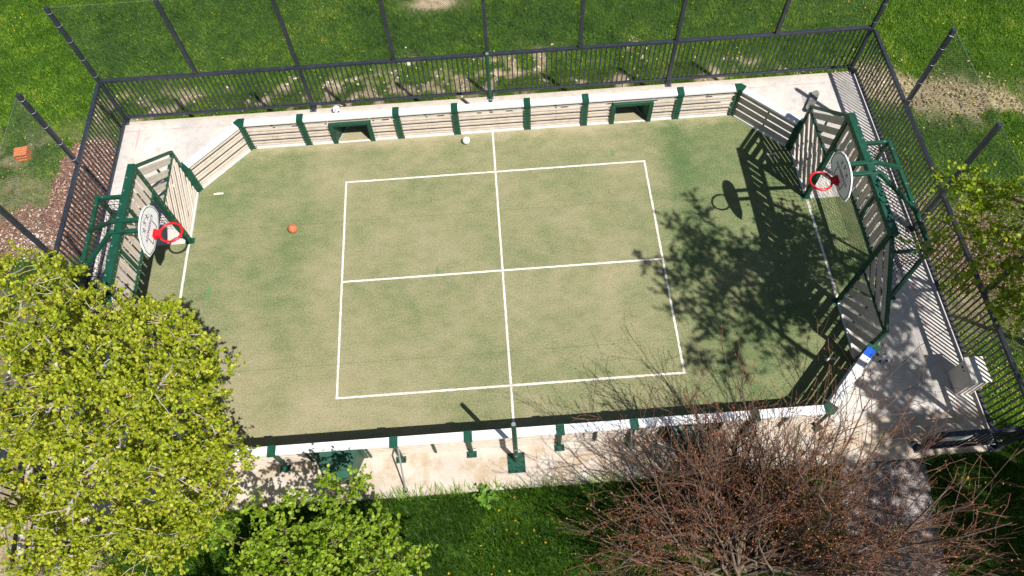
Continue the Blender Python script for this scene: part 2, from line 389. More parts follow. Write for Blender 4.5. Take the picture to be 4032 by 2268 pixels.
# gravel path out of the gate
lft, rgt = [], []
for k in range(24):
    y = -5.42 - k*.4; w = .02*math.sin(k*1.7) + .02*math.sin(k*3.1)
    lft.append((6.95 + .14*(y+5.4) + w, y, GZ+.025)); rgt.append((8.85 + .12*(y+5.4) + .02*math.sin(k*2.3), y, GZ+.025))
b = MB(); n = len(lft); b.add(lft + rgt, [(k, k+1, n+k+1, n+k) for k in range(n-1)]); tag(b.build('gravel_path', M['gravel']), kind='structure')

# ------------------------------------------------------------------ slatted panels
def clip(poly, nrm, d):
    """keep the part of 2D poly with nrm.p <= d"""
    out = []; n = len(poly)
    for k in range(n):
        p, q = poly[k], poly[(k+1) % n]; a = nrm[0]*p[0]+nrm[1]*p[1]-d; c = nrm[0]*q[0]+nrm[1]*q[1]-d
        if a <= 0: out.append(p)
        if a*c < 0: s = a/(a-c); out.append((p[0]+(q[0]-p[0])*s, p[1]+(q[1]-p[1])*s))
    return out
def slats(b, O, U, V, poly, ang, pitch=.25, wid=.185, thick=.016, off=0.0):
    """planks along direction ang (in the U,V plane) clipped to poly; each plank is rib, groove, rib"""
    O, U, V = Vector(O), Vector(U).normalized(), Vector(V).normalized(); N = U.cross(V).normalized()
    d = (math.cos(ang), math.sin(ang)); nr = (-d[1], d[0])
    hs = [nr[0]*p[0]+nr[1]*p[1] for p in poly]; k = math.floor((min(hs)-off)/pitch)
    while off + k*pitch < max(hs):
        h0 = off + k*pitch
        for (a, c, th) in ((.0, .44, thick), (.44, .56, thick*.4), (.56, 1., thick)):
            q = clip(clip(poly, nr, h0+c*wid), (-nr[0], -nr[1]), -(h0+a*wid))
            if len(q) >= 3:
                P = [O + U*x + V*y - N*th/2 for x, y in q]; b.prism(P, N*th)
                if c-a > .3:          # softened rib crown on both faces
                    q2 = clip(clip(poly, nr, h0+(c-.1)*wid), (-nr[0], -nr[1]), -(h0+(a+.1)*wid))
                    if len(q2) >= 3: b.prism([O + U*x + V*y - N*(th/2+.009) for x, y in q2], N*(th+.018))
        k += 1

def bolts_row(b, p, q, n, nrm, r=.011, h=.008, mi=0):
    p, q = Vector(p), Vector(q)
    for k in range(n): b.disc(p + (q-p)*(k+.5)/n, nrm, r, h, 6, mi)

# one bay of rebound barrier: posts, cap and planks ------------------------------
def post(parent, P, U, N, h=1.0, w=.18, plate=True):
    """green post at ground point P; U along the barrier, N towards the outside"""
    P, U, N = Vector(P), Vector(U).normalized(), Vector(N).normalized(); Z = Vector((0,0,1)); b = MB()
    b.obox(P - U*w/2 - N*.052, U*w, N*.012, Z*h)                       # inner face plate
    b.obox(P - U*.035 + N*.036, U*.07, N*.06, Z*h)                     # outer stiff section
    for s in (-1, 1):
        for k in range(9):
            c = P + U*s*(w/2-.022) - N*.052 + Z*(.08 + k*.105)
            b.disc(c, -N, .010, .007, 6, 1)
    if plate:
        b.obox(P - U*.11 + N*.06 + Z*-.012, U*.22, N*.14, Z*.016)
        for s in (-1, 1): b.disc(P + U*s*.075 + N*.145, Z, .02, .03, 8, 2)
    b.obox(P - U*.085 - N*.084 + Z*(h-.005), U*.17, N*.236, Z*.062)     # saddle over the cap rail
    b.obox(P - U*.085 - N*.094 + Z*(h-.06), U*.17, N*.012, Z*.10)
    b.obox(P - U*.085 + N*.150, U*.17, N*.012, Z*.05).__class__ if False else None
    return b.build('post', [M['green'], M['bolt'], M['darkbolt']], parent)
def cap_rail(parent, A, B, N, h=.985, name='cap_rail', m=None):
    A, B, N = Vector(A), Vector(B), Vector(N).normalized(); Z = Vector((0,0,1)); d = (B-A); b = MB()
    for k in range(5): b.obox(A - N*.076 + N*(.038*k+.002) + Z*h, d, N*.030, Z*.046)       # ribbed top
    b.obox(A - N*.076 + Z*h, d, N*.186, Z*.040)
    b.obox(A - N*.080 + Z*(h-.02), d, N*.004, Z*.06); b.obox(A + N*.1102 + Z*(h-.02), d, N*.004, Z*.06)
    return b.build(name, m or M['cap'], parent)
def planks(parent, A, B, h0=.055, h1=.975, holes=True, bolts=None):
    A, B = Vector(A), Vector(B); L = (B-A).length; b = MB()
    slats(b, A, (B-A), (0,0,1), [(.02,h0), (L-.02,h0), (L-.02,h1), (.02,h1)], 0.0, .245, .186, .016, h0)
    return b.build('slat_panel', M['plank'], parent)
def stiffener(parent, P, U, N):
    P, U, N = Vector(P), Vector(U).normalized(), Vector(N).normalized(); b = MB(); Z = Vector((0,0,1))
    b.obox(P - U*.022 + N*.0185 + Z*.06, U*.044, N*.04, Z*.88)
    for k in range(8): b.disc(P + N*.0585 + Z*(.11+k*.11), N, .012, .008, 6, 1)
    for k in range(4): b.disc(P - N*.017 + Z*(.15+k*.245), -N, .009, .005, 6, 1)
    return b.build('stiffener', [M['green'], M['green']], parent)
def base_strip(parent, A, B, N):
    A, B, N = Vector(A), Vector(B), Vector(N).normalized(); b = MB()
    b.obox(A - N*.045 - Vector((0,0,.01)), (B-A), N*.05, (0,0,.055)); return b.build('base_strip', M['cap'], parent)
def small_goal(parent, P, U, N):
    """green moulded small goal let into the barrier: rim in front, tapered box behind"""
    P, U, N = Vector(P), Vector(U).normalized(), Vector(N).normalized(); Z = Vector((0,0,1)); b = MB()
    def pt(u, n, z): return P + U*u + N*n + Z*z
    W, H, w, h = .57, .80, .455, .685
    f = -.075
    for sx in (-1, 1):
        b.prism([pt(sx*W,f,0), pt(sx*w,f,0), pt(sx*w,f,h), pt(sx*W,f,H-.05)], N*.115)
    b.prism([pt(-W,f,H-.05), pt(-w,f,h), pt(w,f,h), pt(W,f,H-.05), pt(W-.05,f,H), pt(-W+.05,f,H)], N*.115)
    # tapering shell, open floor
    dpt, bw, bh = .56, .235, .44; th = .018
    def shell(quad, out):
        b.prism([pt(*q) for q in quad], (U*out[0] + N*out[1] + Z*out[2])*th)
    for sx in (-1, 1): shell([(sx*w,.04,0), (sx*bw,dpt,0), (sx*bw,dpt,bh), (sx*w,.04,h)], (sx,0,0))
    shell([(-w,.04,h), (w,.04,h), (bw,dpt,bh), (-bw,dpt,bh)], (0,0,1))
    shell([(-bw,dpt,0), (bw,dpt,0), (bw,dpt,bh), (-bw,dpt,bh)], (0,1,0))
    b.prism([pt(-.30,.14,h-.030), pt(.30,.14,h-.030), pt(.22,.40,h-.030-.118), pt(-.22,.40,h-.030-.118)], (Z+N*.42)*.055)
    g = b.build('small_goal', M['green'], parent, bevel=.012)
    for u in (-.13, .12): k = MB(); k.obox(pt(u-.05, dpt-.010, .33), U*.09, N*.008, Z*.035); k.build('vent_slot', M['black'], g)
    return g
Y0 = 4.46
def side_barrier(sy, label):
    th = thing('rebound_barrier', label, 'barrier', (0, sy*Y0, 0)); N = Vector((0, sy, 0)); U = Vector((1, 0, 0))
    xs_ = [-6.62, -5.08, -2.53, -.97, .97, 2.53, 5.08, 6.62]
    for i, (x0, x1) in enumerate(zip(xs_[:-1], xs_[1:])):
        if i in (1, 5):
            c = math.copysign(3.82, x0)
            planks(th, (x0, sy*Y0, 0), (c-.55, sy*Y0, 0)); planks(th, (c+.55, sy*Y0, 0), (x1, sy*Y0, 0))
            L = c-.55; b = MB(); slats(b, (c-.55, sy*Y0, 0), U, (0,0,1), [(0,.81), (1.1,.81), (1.1,.975), (0,.975)], 0, .245, .186, .016, .055+.245*3)
            b.build('slat_panel', M['plank'], th)
            base_strip(th, (x0+.1, sy*Y0, 0), (c-.575, sy*Y0, 0), N); base_strip(th, (c+.575, sy*Y0, 0), (x1-.1, sy*Y0, 0), N)
            small_goal(th, (c, sy*Y0, 0), U, N)
            for s in (-1, 1): stiffener(th, (c+s*.64, sy*Y0, 0), U, N)
        else:
            planks(th, (x0, sy*Y0, 0), (x1, sy*Y0, 0)); base_strip(th, (x0+.1, sy*Y0, 0), (x1-.1, sy*Y0, 0), N)
            if i != 3: stiffener(th, ((x0+x1)/2, sy*Y0, 0), U, N)
            k = MB(); xm = (x0+x1)/2 - .02; k.box((xm-.035, sy*Y0-.022 if sy > 0 else sy*Y0+.017, .845), (xm+.035, sy*Y0-.017 if sy > 0 else sy*Y0+.022, .89)); k.build('latch_hole', M['black'], th)
        cap_rail(th, (x0+(.02 if i == 0 else .086), sy*Y0, 0), (x1-(.02 if i == 6 else .086), sy*Y0, 0), N)
    for x in xs_[1:-1]: post(th, (x, sy*Y0, 0), U, N)
    for s in (-1, 1): corner_post(th, (s*6.66, sy*Y0, 0), s, sy)
    for x in (-2.46, 2.46):
        b = MB(); b.tube([(x, sy*(Y0+.12), .93), (x+.03, sy*5.27, .03)], .019, 8)
        b.box((x-.02, sy*5.27-.05, -.012), (x+.08, sy*5.27+.05, -.002)); b.disc((x+.03, sy*5.30, 0), (0,0,1), .026, .03, 8, 1)
        b.disc((x, sy*(Y0+.10), .95), (0, sy, 0), .03, .04, 8)
        if sy < 0: b.build('prop', [M['galv'], M['darkbolt']], th)
    return th
def corner_post(parent, P, sx, sy):
    """post on the bend between the long side and the slanting bay"""
    P = Vector(P); Z = Vector((0,0,1)); b = MB()
    n = Vector((sx*math.sin(R(22.5)), sy*math.cos(R(22.5)), 0)); u = Vector((-n.y, n.x, 0)) 
    for dx, dy in ((-sx, 0), (sx*.705, -sy*.709)):
        d = Vector((dx, dy, 0)).normalized(); nn = Vector((-d.y, d.x, 0));  nn = nn if nn.dot(n) > 0 else -nn
        b.obox(P - nn*.054, d*.10, nn*.012, Z*1.0)
        for k in range(9): b.disc(P + d*.075 - nn*.054 + Z*(.08+k*.105), -nn, .010, .007, 6, 1)
        b.prism([P - n*.10 + Z*.99, P + d*.11 - nn*.085 + Z*.99, P + d*.11 + nn*.14 + Z*.99, P + n*.15 + Z*.99], Z*(.060 if dx*sx < 0 else .063))
    b.obox(P + n*.036 - u*.035, u*.07, n*.06, Z*.99)
    b.obox(P + n*.06 - u*.11 - Z*.012, u*.22, n*.14, Z*.016)
    for s in (-1, 1): b.disc(P + n*.145 + u*s*.075, Z, .02, .03, 8, 2)
    return b.build('post', [M['green'], M['bolt'], M['darkbolt']], parent)
side_barrier(1, 'long far rebound wall of beige slats facing the camera below the back fence')
side_barrier(-1, 'long near rebound wall seen from behind, along the lower grass edge')
def slant_barrier(sx, sy, label):
    A = Vector((sx*6.66, sy*Y0, 0)); B = Vector((sx*8.0, sy*3.10, 0)); d = (B-A).normalized()
    N = Vector((sx*.71, sy*.70, 0)).normalized()
    th = thing('corner_barrier', label, 'barrier', tuple((A+B)/2), 'slanting barriers in the court corners')
    planks(th, A + d*.02, B - d*.05); base_strip(th, A + d*.1, B - d*.1, N)
    e = B - d*.06
    if sx > 0 and sy < 0:
        cap_rail(th, A + d*.125, e - d*.30, N); cap_rail(th, e - d*.30, e - d*.06, N, name='blue_tape', m=M['blue'])
    else: cap_rail(th, A + d*.125, e - d*.06, N)
    b = MB(); Z = Vector((0,0,1))
    b.obox(e - d*.058 - N*.088 + Z*.955, d*.14, N*.236, Z*.085)
    b.obox(B - d*.16 - N*.054, d*.16, N*.012, Z*.98)
    for k in range(9): b.disc(B - d*.13 - N*.054 + Z*(.08+k*.105), -N, .010, .007, 6, 1)
    b.build('end_post', [M['green'], M['bolt']], th, bevel=.012)
    stiffener(th, (A+B)/2, d, N)
    return th
slant_barrier(-1, 1, 'sunlit slanting slat barrier at the far left corner, white cap')
slant_barrier(1, 1, 'backlit slanting slat barrier beside the skateboard, dark with bright gaps')
slant_barrier(-1, -1, 'slanting slat barrier hidden under the big lime green tree')
slant_barrier(1, -1, 'slanting slat barrier with blue tape on the end of its white cap')

# ------------------------------------------------------------------ goals (built at +x, copied by half a turn)
def net_patch(b, c00, c10, c11, c01, nu, nv, r=.005, sag=0.0, seed=0, knot=.017):
    rr = random.Random(seed); c00, c10, c11, c01 = map(Vector, (c00, c10, c11, c01))
    nrm = (c10-c00).cross(c01-c00).normalized()
    def P(i, j):
        u, v = i/nu, j/nv
        p = (c00*(1-u)+c10*u)*(1-v) + (c01*(1-u)+c11*u)*v
        k = 16*u*(1-u)*v*(1-v)
        p = p + Vector((0,0,-sag*k))
        if 0 < i < nu and 0 < j < nv: p = p + Vector((rr.uniform(-1,1), rr.uniform(-1,1), rr.uniform(-1,1)))*.016
        return p
    g = [[P(i, j) for j in range(nv+1)] for i in range(nu+1)]
    for i in range(nu+1): b.tube(g[i], r, 4, False)
    for j in range(nv+1): b.tube([g[i][j] for i in range(nu+1)], r, 4, False)
    for i in range(nu+1):
        for j in range(nv+1): b.octa(g[i][j], knot)
def make_goal():
    g = thing('goal_frame', 'green steel goal with slatted wings and black net, on the right', 'goal', (8, 0, 0), 'goals at the two ends of the court', local=True)
    X = 0.0; G = M['green']       # local x: 0 is the goal line, + is outwards
    YG, YW, ZT, ZQ, ZX = 1.54, 3.08, 3.1, 1.62, 2.14
    for s in (-1, 1):
        b = MB(); b.bar((X, s*YG, 0), (X, s*YG, ZT-.075), .12, .10, (1,0,0)); bolts_row(b, (X-.06, s*YG-s*.03, .1), (X-.06, s*YG-s*.03, 3.0), 14, (-1,0,0), mi=1)
        b.box((X-.12, s*YG-.09, -.012), (X+.12, s*YG+.09, .006)); b.build('goal_post', [G, M['bolt']], g, bevel=.006)
        b = MB(); b.bar((X, s*YW, 0), (X, s*YW, ZQ+.09), .09, .09, (1,0,0)); bolts_row(b, (X-.045, s*YW, .1), (X-.045, s*YW, 1.6), 9, (-1,0,0), mi=1)
        b.build('wing_post', [G, M['bolt']], g, bevel=.006)
        b = MB(); b.bar((X, s*(YG+.06), ZQ), (X, s*(YW-.045), ZQ), .07, .06); bolts_row(b, (X-.035, s*(YG+.1), ZQ), (X-.035, s*(YW-.1), ZQ), 8, (-1,0,0), mi=1)
        b.build('wing_rail', [G, M['bolt']], g, bevel=.006)
        b = MB(); b.bar((X, s*(YG+.07), ZT-.05), (X, s*YW, ZQ+.08), .07, .07); b.build('sloping_rail', G, g, bevel=.006)
        b = MB(); b.bar((X-.01, s*(YG+.06), .03), (X-.01, s*(YW-.045), .03), .05, .06); b.build('wing_sill', [M['cap']], g)
        # slats of the square wing (45 degrees, rising outwards) and of the triangle over it (parallel to its sloping rail)
        b = MB(); O = (X, 0, 0); a = math.atan2(ZQ-.03, (YW-YG))
        poly = [(YG+.06,.06), (YW-.045,.06), (YW-.045,ZQ-.03), (YG+.06,ZQ-.03)]
        if s < 0: poly = [(-x, y) for x, y in poly][::-1]; a = math.pi - a
        slats(b, O, (0,1,0), (0,0,1), poly, a, .272, .19, .016, .03); b.build('wing_slats', M['plank'], g)
        b = MB(); a = math.atan2(ZQ-ZT+.05, YW-YG)
        poly = [(YG+.06,ZQ+.03), (YW-.12,ZQ+.03), (YG+.06,ZT-.12)]
        if s < 0: poly = [(-x, y) for x, y in poly][::-1]; a = -a
        hs = [-math.sin(a)*x + math.cos(a)*y for x, y in poly]
        slats(b, O, (0,1,0), (0,0,1), poly, a, .262, .165, .016, max(hs)-.19); b.build('triangle_slats', M['plank'], g)
        b = MB(); b.bar((X+.045, s*(YG+.75), ZQ+.04), (X+.045, s*(YG+.75), ZT-.85), .04, .04); b.build('brace', G, g); b = MB(); b.bar((X+.045, s*(YG+.72), .06), (X+.045, s*(YG+.72), ZQ-.04), .04, .04); b.build('brace', G, g)
        b = MB(); b.bar((X+.045, s*2.45, 1.2), (X+.62, s*3.05, .02), .045, .045); b.obox((X+.50, s*3.05-.12, -.011), (.24,0,0), (0,.24,0), (0,0,.014))
        for dx in (.54, .70):
            for dy in (-.08, .08): b.disc((X+dx, s*3.05+dy, .003), (0,0,1), .022, .03, 8, 1)
        b.build('prop', [M['galv'], M['darkbolt']], g)
    b = MB(); b.bar((X, -YG+.06, ZX), (X, YG-.06, ZX), .09, .09); bolts_row(b, (X-.045, -1.4, ZX), (X-.045, 1.4, ZX), 18, (-1,0,0), mi=1); b.build('crossbar', [G, M['bolt']], g, bevel=.006)
    b = MB(); b.bar((X+.02, -YG-.06, ZT), (X+.02, YG+.06, ZT), .16, .15); bolts_row(b, (X-.06, -1.5, ZT-.03), (X-.06, 1.5, ZT-.03), 18, (-1,0,0), mi=1)
    bolts_row(b, (X+.06, -1.4, ZT+.075), (X+.06, 1.4, ZT+.075), 8, (0,0,1), .022, .01, 1); b.build('top_beam', [G, M['bolt']], g, bevel=.008)
    for y in (-.52, .52):
        b = MB(); b.bar((X, y, ZX+.045), (X, y, ZT-.075), .07, .09, (1,0,0)); b.build('brace', G, g)
    b = MB()
    for y0, y1 in ((-YG+.06, -.565), (-.475, .475), (.565, YG-.06)):
        slats(b, (X, 0, 0), (0,1,0), (0,0,1), [(y0,ZX+.045), (y1,ZX+.045), (y1,ZT-.075), (y0,ZT-.075)], math.pi/2, .242, .175, .016, -YG)
    b.build('fascia_slats', M['plank'], g)
    # rear frame that carries the net
    KX, KY, KZ = 1.25, 1.5, 2.17
    b = MB()
    b.bar((KX, -KY-.04, KZ), (KX, KY+.04, KZ), .08, .08); bolts_row(b, (KX, -KY, KZ+.04), (KX, KY, KZ+.04), 6, (0,0,1), .018, .008, 1)
    for s in (-1, 1):
        b.bar((X+.05, s*(KY-.02), KZ), (KX-.04, s*(KY-.02), KZ), .07, .07); b.disc((KX-.12, s*(KY-.02), KZ+.035), (0,0,1), .018, .008, 8, 1)
        b.bar((KX-.03, s*(KY-.02), KZ-.04), (X+1.30, s*1.5, .0), .08, .08); b.obox((X+1.2, s*1.5-.09, -.011), (.2,0,0), (0,.18,0), (0,0,.013))
    b.build('rear_frame', [G, M['bolt']], g, bevel=.005)
    b = MB()
    net_patch(b, (X+.06,-1.46,2.10), (X+.06,1.46,2.10), (KX,1.46,2.12), (KX,-1.46,2.12), 24, 10, sag=.42, seed=1)
    net_patch(b, (KX,-1.46,2.12), (KX,1.46,2.12), (KX-.02,1.46,.05), (KX-.02,-1.46,.05), 24, 15, sag=.12, seed=2)
    for s in (-1, 1): net_patch(b, (X+.06,s*1.45,2.1), (KX,s*1.45,2.12), (KX-.05,s*1.45,1.55), (X+.08,s*1.45,.95), 10, 8, sag=.05, seed=3)
    b.build('goal_net', M['netcord'], g)
    return g
GOAL = make_goal()
def half_turn(o, label, group_label=None):
    c = copy_tree(o); c.location = (-o.location.x, -o.location.y, o.location.z); c.rotation_euler = (0, 0, math.pi); c['label'] = label; return c
half_turn(GOAL, 'green steel goal with slatted wings on the left, lower half behind the lime green tree')

# basketball hoop ------------------------------------------------------------------
def text_mesh(body, size, name):
    cu = bpy.data.curves.new(name, 'FONT'); cu.body = body; cu.size = size; cu.align_x = 'CENTER'; cu.align_y = 'CENTER'; cu.extrude = .0015
    tmp = bpy.data.objects.new(name+'_tmp', cu); COL.objects.link(tmp); dg = bpy.context.evaluated_depsgraph_get(); dg.update()
    me = bpy.data.meshes.new_from_object(tmp.evaluated_get(dg)); bpy.data.objects.remove(tmp); bpy.data.curves.remove(cu); return me
def make_hoop():
    h = thing('basketball_hoop', 'white domed backboard and red rim over the right goal', 'basketball hoop', (8, .06, 2.6), 'basketball hoops above the goals', local=True)
    bx = -.58; z0 = .06      # board plane (local x), local z origin 2.6 m
    outline = [(-.30,z0), (.30,z0), (.56,z0+.13), (.575,z0+.34), (.50,z0+.52), (.38,z0+.66), (.22,z0+.745), (0,z0+.775), (-.22,z0+.745), (-.38,z0+.66), (-.50,z0+.52), (-.575,z0+.34), (-.56,z0+.13)]
    b = MB(); b.prism([(bx, y, z) for y, z in outline], (.03,0,0)); bd = b.build('backboard', M['board'], h, bevel=.004)
    cy, cz = 0, z0+.38
    def inset(k): return [(cy+(y-cy)*(1-k), cz+(z-cz)*(1-k*1.4)) for y, z in outline]
    o1, o2 = inset(.05), inset(.078); n = len(o1); b = MB()
    for k in range(n):
        q = [o1[k], o1[(k+1)%n], o2[(k+1)%n], o2[k]]; b.prism([(bx-.0015, y, z) for y, z in q], (-.002,0,0))
    b.build('border_line', M['black'], bd)
    b = MB(); tz0, tz1, ty, w = z0+.10, z0+.345, .235, .02
    for q in ([(-ty,tz0), (ty,tz0), (ty,tz0+w), (-ty,tz0+w)], [(-ty,tz0+w), (-ty+w,tz0+w), (-ty+w,tz1-.02), (-ty,tz1-.02)], [(ty-w,tz0+w), (ty,tz0+w), (ty,tz1-.02), (ty-w,tz1-.02)]):
        b.prism([(bx-.0015, y, z) for y, z in q], (-.002,0,0))
    b.build('target_mark', M['black'], bd)
    me = text_mesh('AGORESPACE', .112, 'lettering')
    me.transform(Matrix(((0,0,-1,bx-.003), (-1,0,0,0), (0,1,0,z0+.375), (0,0,0,1)))); me.materials.append(M['black']); link('lettering', me, bd)
    # three little leaping figures above the lettering, drawn as brush strokes
    b = MB()
    fig = [[(-.04,.0),(-.005,.035),(.0,.075),(.035,.10)], [(-.005,.035),(.035,.02),(.045,-.02)], [(.0,.075),(-.045,.085),(-.06,.11)], [(.0,.07),(.03,.065),(.055,.08)]]
    for cx, dz, fl in ((-.17,.0,1), (0.0,.045,-1), (.17,.0,1)):
        for st in fig:
            for p, q in zip(st[:-1], st[1:]):
                P = [Vector((0, -(cx+fl*a*1.0), z0+.49+dz+c*1.0)) for a, c in (p, q)]; d = (P[1]-P[0]).normalized(); sd = Vector((0,-d.z,d.y))*.007
                b.prism([(bx-.0015, *v.yz) for v in (P[0]-sd, P[1]-sd, P[1]+sd, P[0]+sd)], (-.002,0,0))
        b.disc((bx-.0015, -(cx+fl*.012), z0+.49+dz+.118), (-1,0,0), .012, .002, 8)
    for yy, zz in ((-.27,.0), (.27,.0), (-.09,.16), (.1,.165)): b.disc((bx-.0015, yy, z0+.50+zz), (-1,0,0), .008, .002, 6)
    b.build('figure_emblem', M['black'], bd)
    # rim
    rc = Vector((-.955, 0, .23)); b = MB(); ring = [rc + Vector((math.cos(a)*.235, math.sin(a)*.235, 0)) for a in np.linspace(0, 2*math.pi, 33)]
    b.tube(ring, .026, 8, False)
    for a in np.linspace(.3, 2*math.pi-.3, 12): b.bar(rc + Vector((math.cos(a)*.235, math.sin(a)*.235, -.015)), rc + Vector((math.cos(a)*.228, math.sin(a)*.228, -.045)), .01, .01, (1,0,0))
    rim = b.build('rim', M['red'], h, smooth=True)
    b = MB(); b.prism([(-.72,-.05,.235), (-.60,-.11,.235), (-.60,.11,.235), (-.72,.05,.235)], (0,0,.014)); b.obox((-.597,-.10,.12), (.014,0,0), (0,.20,0), (0,0,.15))
    for s in (-1, 1): b.prism([(-.60,s*.105,.13), (-.60,s*.105,.236), (-.73,s*.07,.236), (-.73,s*.07,.215)], (0,-s*.012,0))
    b.build('bracket', M['red'], rim)
    for s in (-1, 1):
        b = MB(); z = .585
        b.bar((bx+.03, s*.135, z), (.16, s*.135, z), .085, .075); b.bar((.13, s*.135, z+.004), (1.23, s*.60, -.35), .085, .075)
        b.disc((.02, s*.135, z+.038), (0,0,1), .025, .015, 8, 1); b.build('support_arm', [M['green'], M['darkbolt']], h, bevel=.006)
    b = MB(); b.box((bx+.03, -.28, .52), (bx+.06, .28, .60)); b.box((bx+.03, -.05, .14), (bx+.055, .05, .52)); b.build('board_bracket', M['green'], h)
    return h
HOOP = make_hoop()
half_turn(HOOP, 'white domed backboard and red rim over the left goal, beside the lime green tree')

# ------------------------------------------------------------------ fences
def fence(A, B, N, label, posts, tall=True, name='fence', cat='fence', RZ=1.53, TZ=4.0, x_upper=None, drop_ends=True):
    """posts: list of (distance along, goes to ground, goes up)"""
    A, B, N = Vector(A), Vector(B), Vector(N); U = (B-A).normalized(); L = (B-A).length; Z = Vector((0,0,1))
    th = thing(name, label, cat, tuple((A+B)/2))
    b = MB(); b.bar(A + Z*RZ, B + Z*RZ, .09, .08); b.build('top_rail', M['fence'], th, bevel=.006)
    b = MB(); b.bar(A + Z*.10, B + Z*.10, .07, .06); b.build('bottom_rail', M['fence'], th, bevel=.006)
    grounds = sorted(set([0] + [d for d, g_, u_ in posts if g_] + [L]))
    for d0, d1 in zip(grounds[:-1], grounds[1:]):
        b = MB(); n = max(1, round((d1-d0)/.136))
        for k in range(1, n): b.bar(A + U*(d0+(d1-d0)*k/n) + Z*.13, A + U*(d0+(d1-d0)*k/n) + Z*(RZ-.04), .03, .03, U)
        b.build('bar_panel', M['fence'], th)
    for d, g_, u_ in posts:
        P = A + U*d; b = MB(); z0 = 0 if g_ else RZ+.041; z1 = TZ if u_ else RZ-.04
        if g_ and not u_: z1 = RZ+.045
        b.bar(P + Z*z0 - N*.002, P + Z*z1 - N*.002, .095, .095, U)
        if g_:
            b.obox(P - U*.09 - N*.19 - Z*.012, U*.18, N*.26, Z*.014)
            for s in (-1, 1): b.disc(P + U*s*.06 - N*.15, Z, .014, .016, 6, 1)
        b.build('post', [M['fence'], M['galv']], th, bevel=.005)
    if tall:
        ups = [d for d, g_, u_ in posts if u_]; d0, d1 = min(ups), max(ups); h = TZ-.06-RZ; stp = .062; b = MB()
        k = d0 - h
        while k < d1:
            for sg in (1, -1):
                a, c = (k, k+h); 
                s0 = max(a, d0); s1 = min(c, d1)
                if s1 - s0 > .03:
                    z_0, z_1 = (RZ + (s0-a), RZ + (s1-a)) if sg > 0 else (TZ-.06-(s0-a), TZ-.06-(s1-a))
                    b.tube([A + U*s0 + Z*z_0 + N*.055, A + U*s1 + Z*z_1 + N*.055], .0023, 3, False)
            k += stp
        b.build('netting', M['meshwire'], th)
        b = MB()
        for z in (3.94,): b.tube([A + U*d0 + Z*z + N*.06, A + U*((d0+d1)/2) + Z*(z-.02) + N*.06, A + U*d1 + Z*z + N*.06], .0028, 4, False)
        b.build('support_cable', M['cable'], th)
        for d in (d0, d1):                     # cord ties where the netting is lashed to the end posts
            for z in (1.75, 2.35, 2.95, 3.45, 3.85):
                b = MB(); c = A + U*d + Z*z; b.tube([c + (U*math.cos(a) + N*math.sin(a))*.075 for a in np.linspace(0, 2*math.pi, 9)], .004, 4, False); b.tube([c + N*.075, c + N*.13 - Z*.05, c + N*.15 - Z*.10], .004, 4); b.build('cord_tie', M['cable'], th)
    return th
fence((-10.37,5.80,0), (10.40,5.80,0), (0,1,0), 'tall dark back fence of bars and netting, along the far side against the meadow',
      [(0,1,1), (2.6,0,1), (5.32,1,1), (7.87,0,1), (10.37,1,1), (12.87,0,1), (15.47,1,1), (18.17,0,1), (20.77,1,1)])
fence((-10.37,5.70,0), (-10.37,-5.3,0), (-1,0,0), 'dark side fence of bars and netting on the left, running behind the lime green tree',
      [(2.63,0,1), (5.35,1,1), (8.0,0,1), (11.0,1,1)])
fence((10.44,5.70,0), (10.44,-5.3,0), (1,0,0), 'dark side fence of bars and netting on the right, behind the cream cabinet',
      [(2.63,0,1), (5.35,1,1), (8.0,0,1), (11.0,1,1)])
g = fence((8.74,-5.22,0), (10.38,-5.22,0), (0,-1,0), 'low dark barred gate with a pale sign beside the gravel path', [(0,1,0)], tall=False, name='gate', cat='gate', RZ=1.1)
b = MB(); b.obox((8.84,-5.262,.76), (.56,0,0), (0,-.008,0), (0,0,.27)); b.build('sign_plate', M['sign'], g)
b = MB(); b.box((10.02,-5.30,.42), (10.10,-5.262,.52)); b.tube([(10.06,-5.30,.47), (10.06,-5.34,.47), (10.14,-5.34,.47)], .011, 6); b.build('latch', M['galv'], g)

# ------------------------------------------------------------------ net posts, balls and small things
def net_pole(y, label):
    th = thing('net_post', label, 'post', (0, y, 0), 'green net posts on the centre line'); s = 1 if y > 0 else -1
    b = MB(); b.tube([(0,y,0), (0,y,2.58), (0,y,2.6)], [.051,.051,.044], 20); b.build('pole', M['green'], th, smooth=False)
    b = MB(); b.disc((0,y,2.6), (0,0,1), .040, .014, 16); b.build('end_cap', M['galv'], th)
    b = MB(); b.box((-.19, y-.10 if s < 0 else y-.12, -.012), (.19, y+.12 if s > 0 else y+.14, .004)) if False else b.box((-.19, y-.27, -.012), (.19, y+.17, .006))
    for x in (-.155, 0, .155):
        for dy in (-.235, -.05, .135):
            if x or dy < -.1: b.disc((x, y+dy, .006), (0,0,1), .02, .028, 8, 1)
    b.build('base_plate', [M['green'], M['darkbolt']], th)
    b = MB(); b.tube([(-.03,y-.05,1.0), (.03,y-.05,1.0)], .012, 6); b.tube([(0,y-.05,.55), (0,y-.065,.55)], .02, 8); b.build('hook', M['galv'], th)
net_pole(-4.80, 'green net post bolted to the concrete behind the near wall, base plate in full view')
net_pole(4.73, 'green net post rising behind the far wall in front of the back fence')

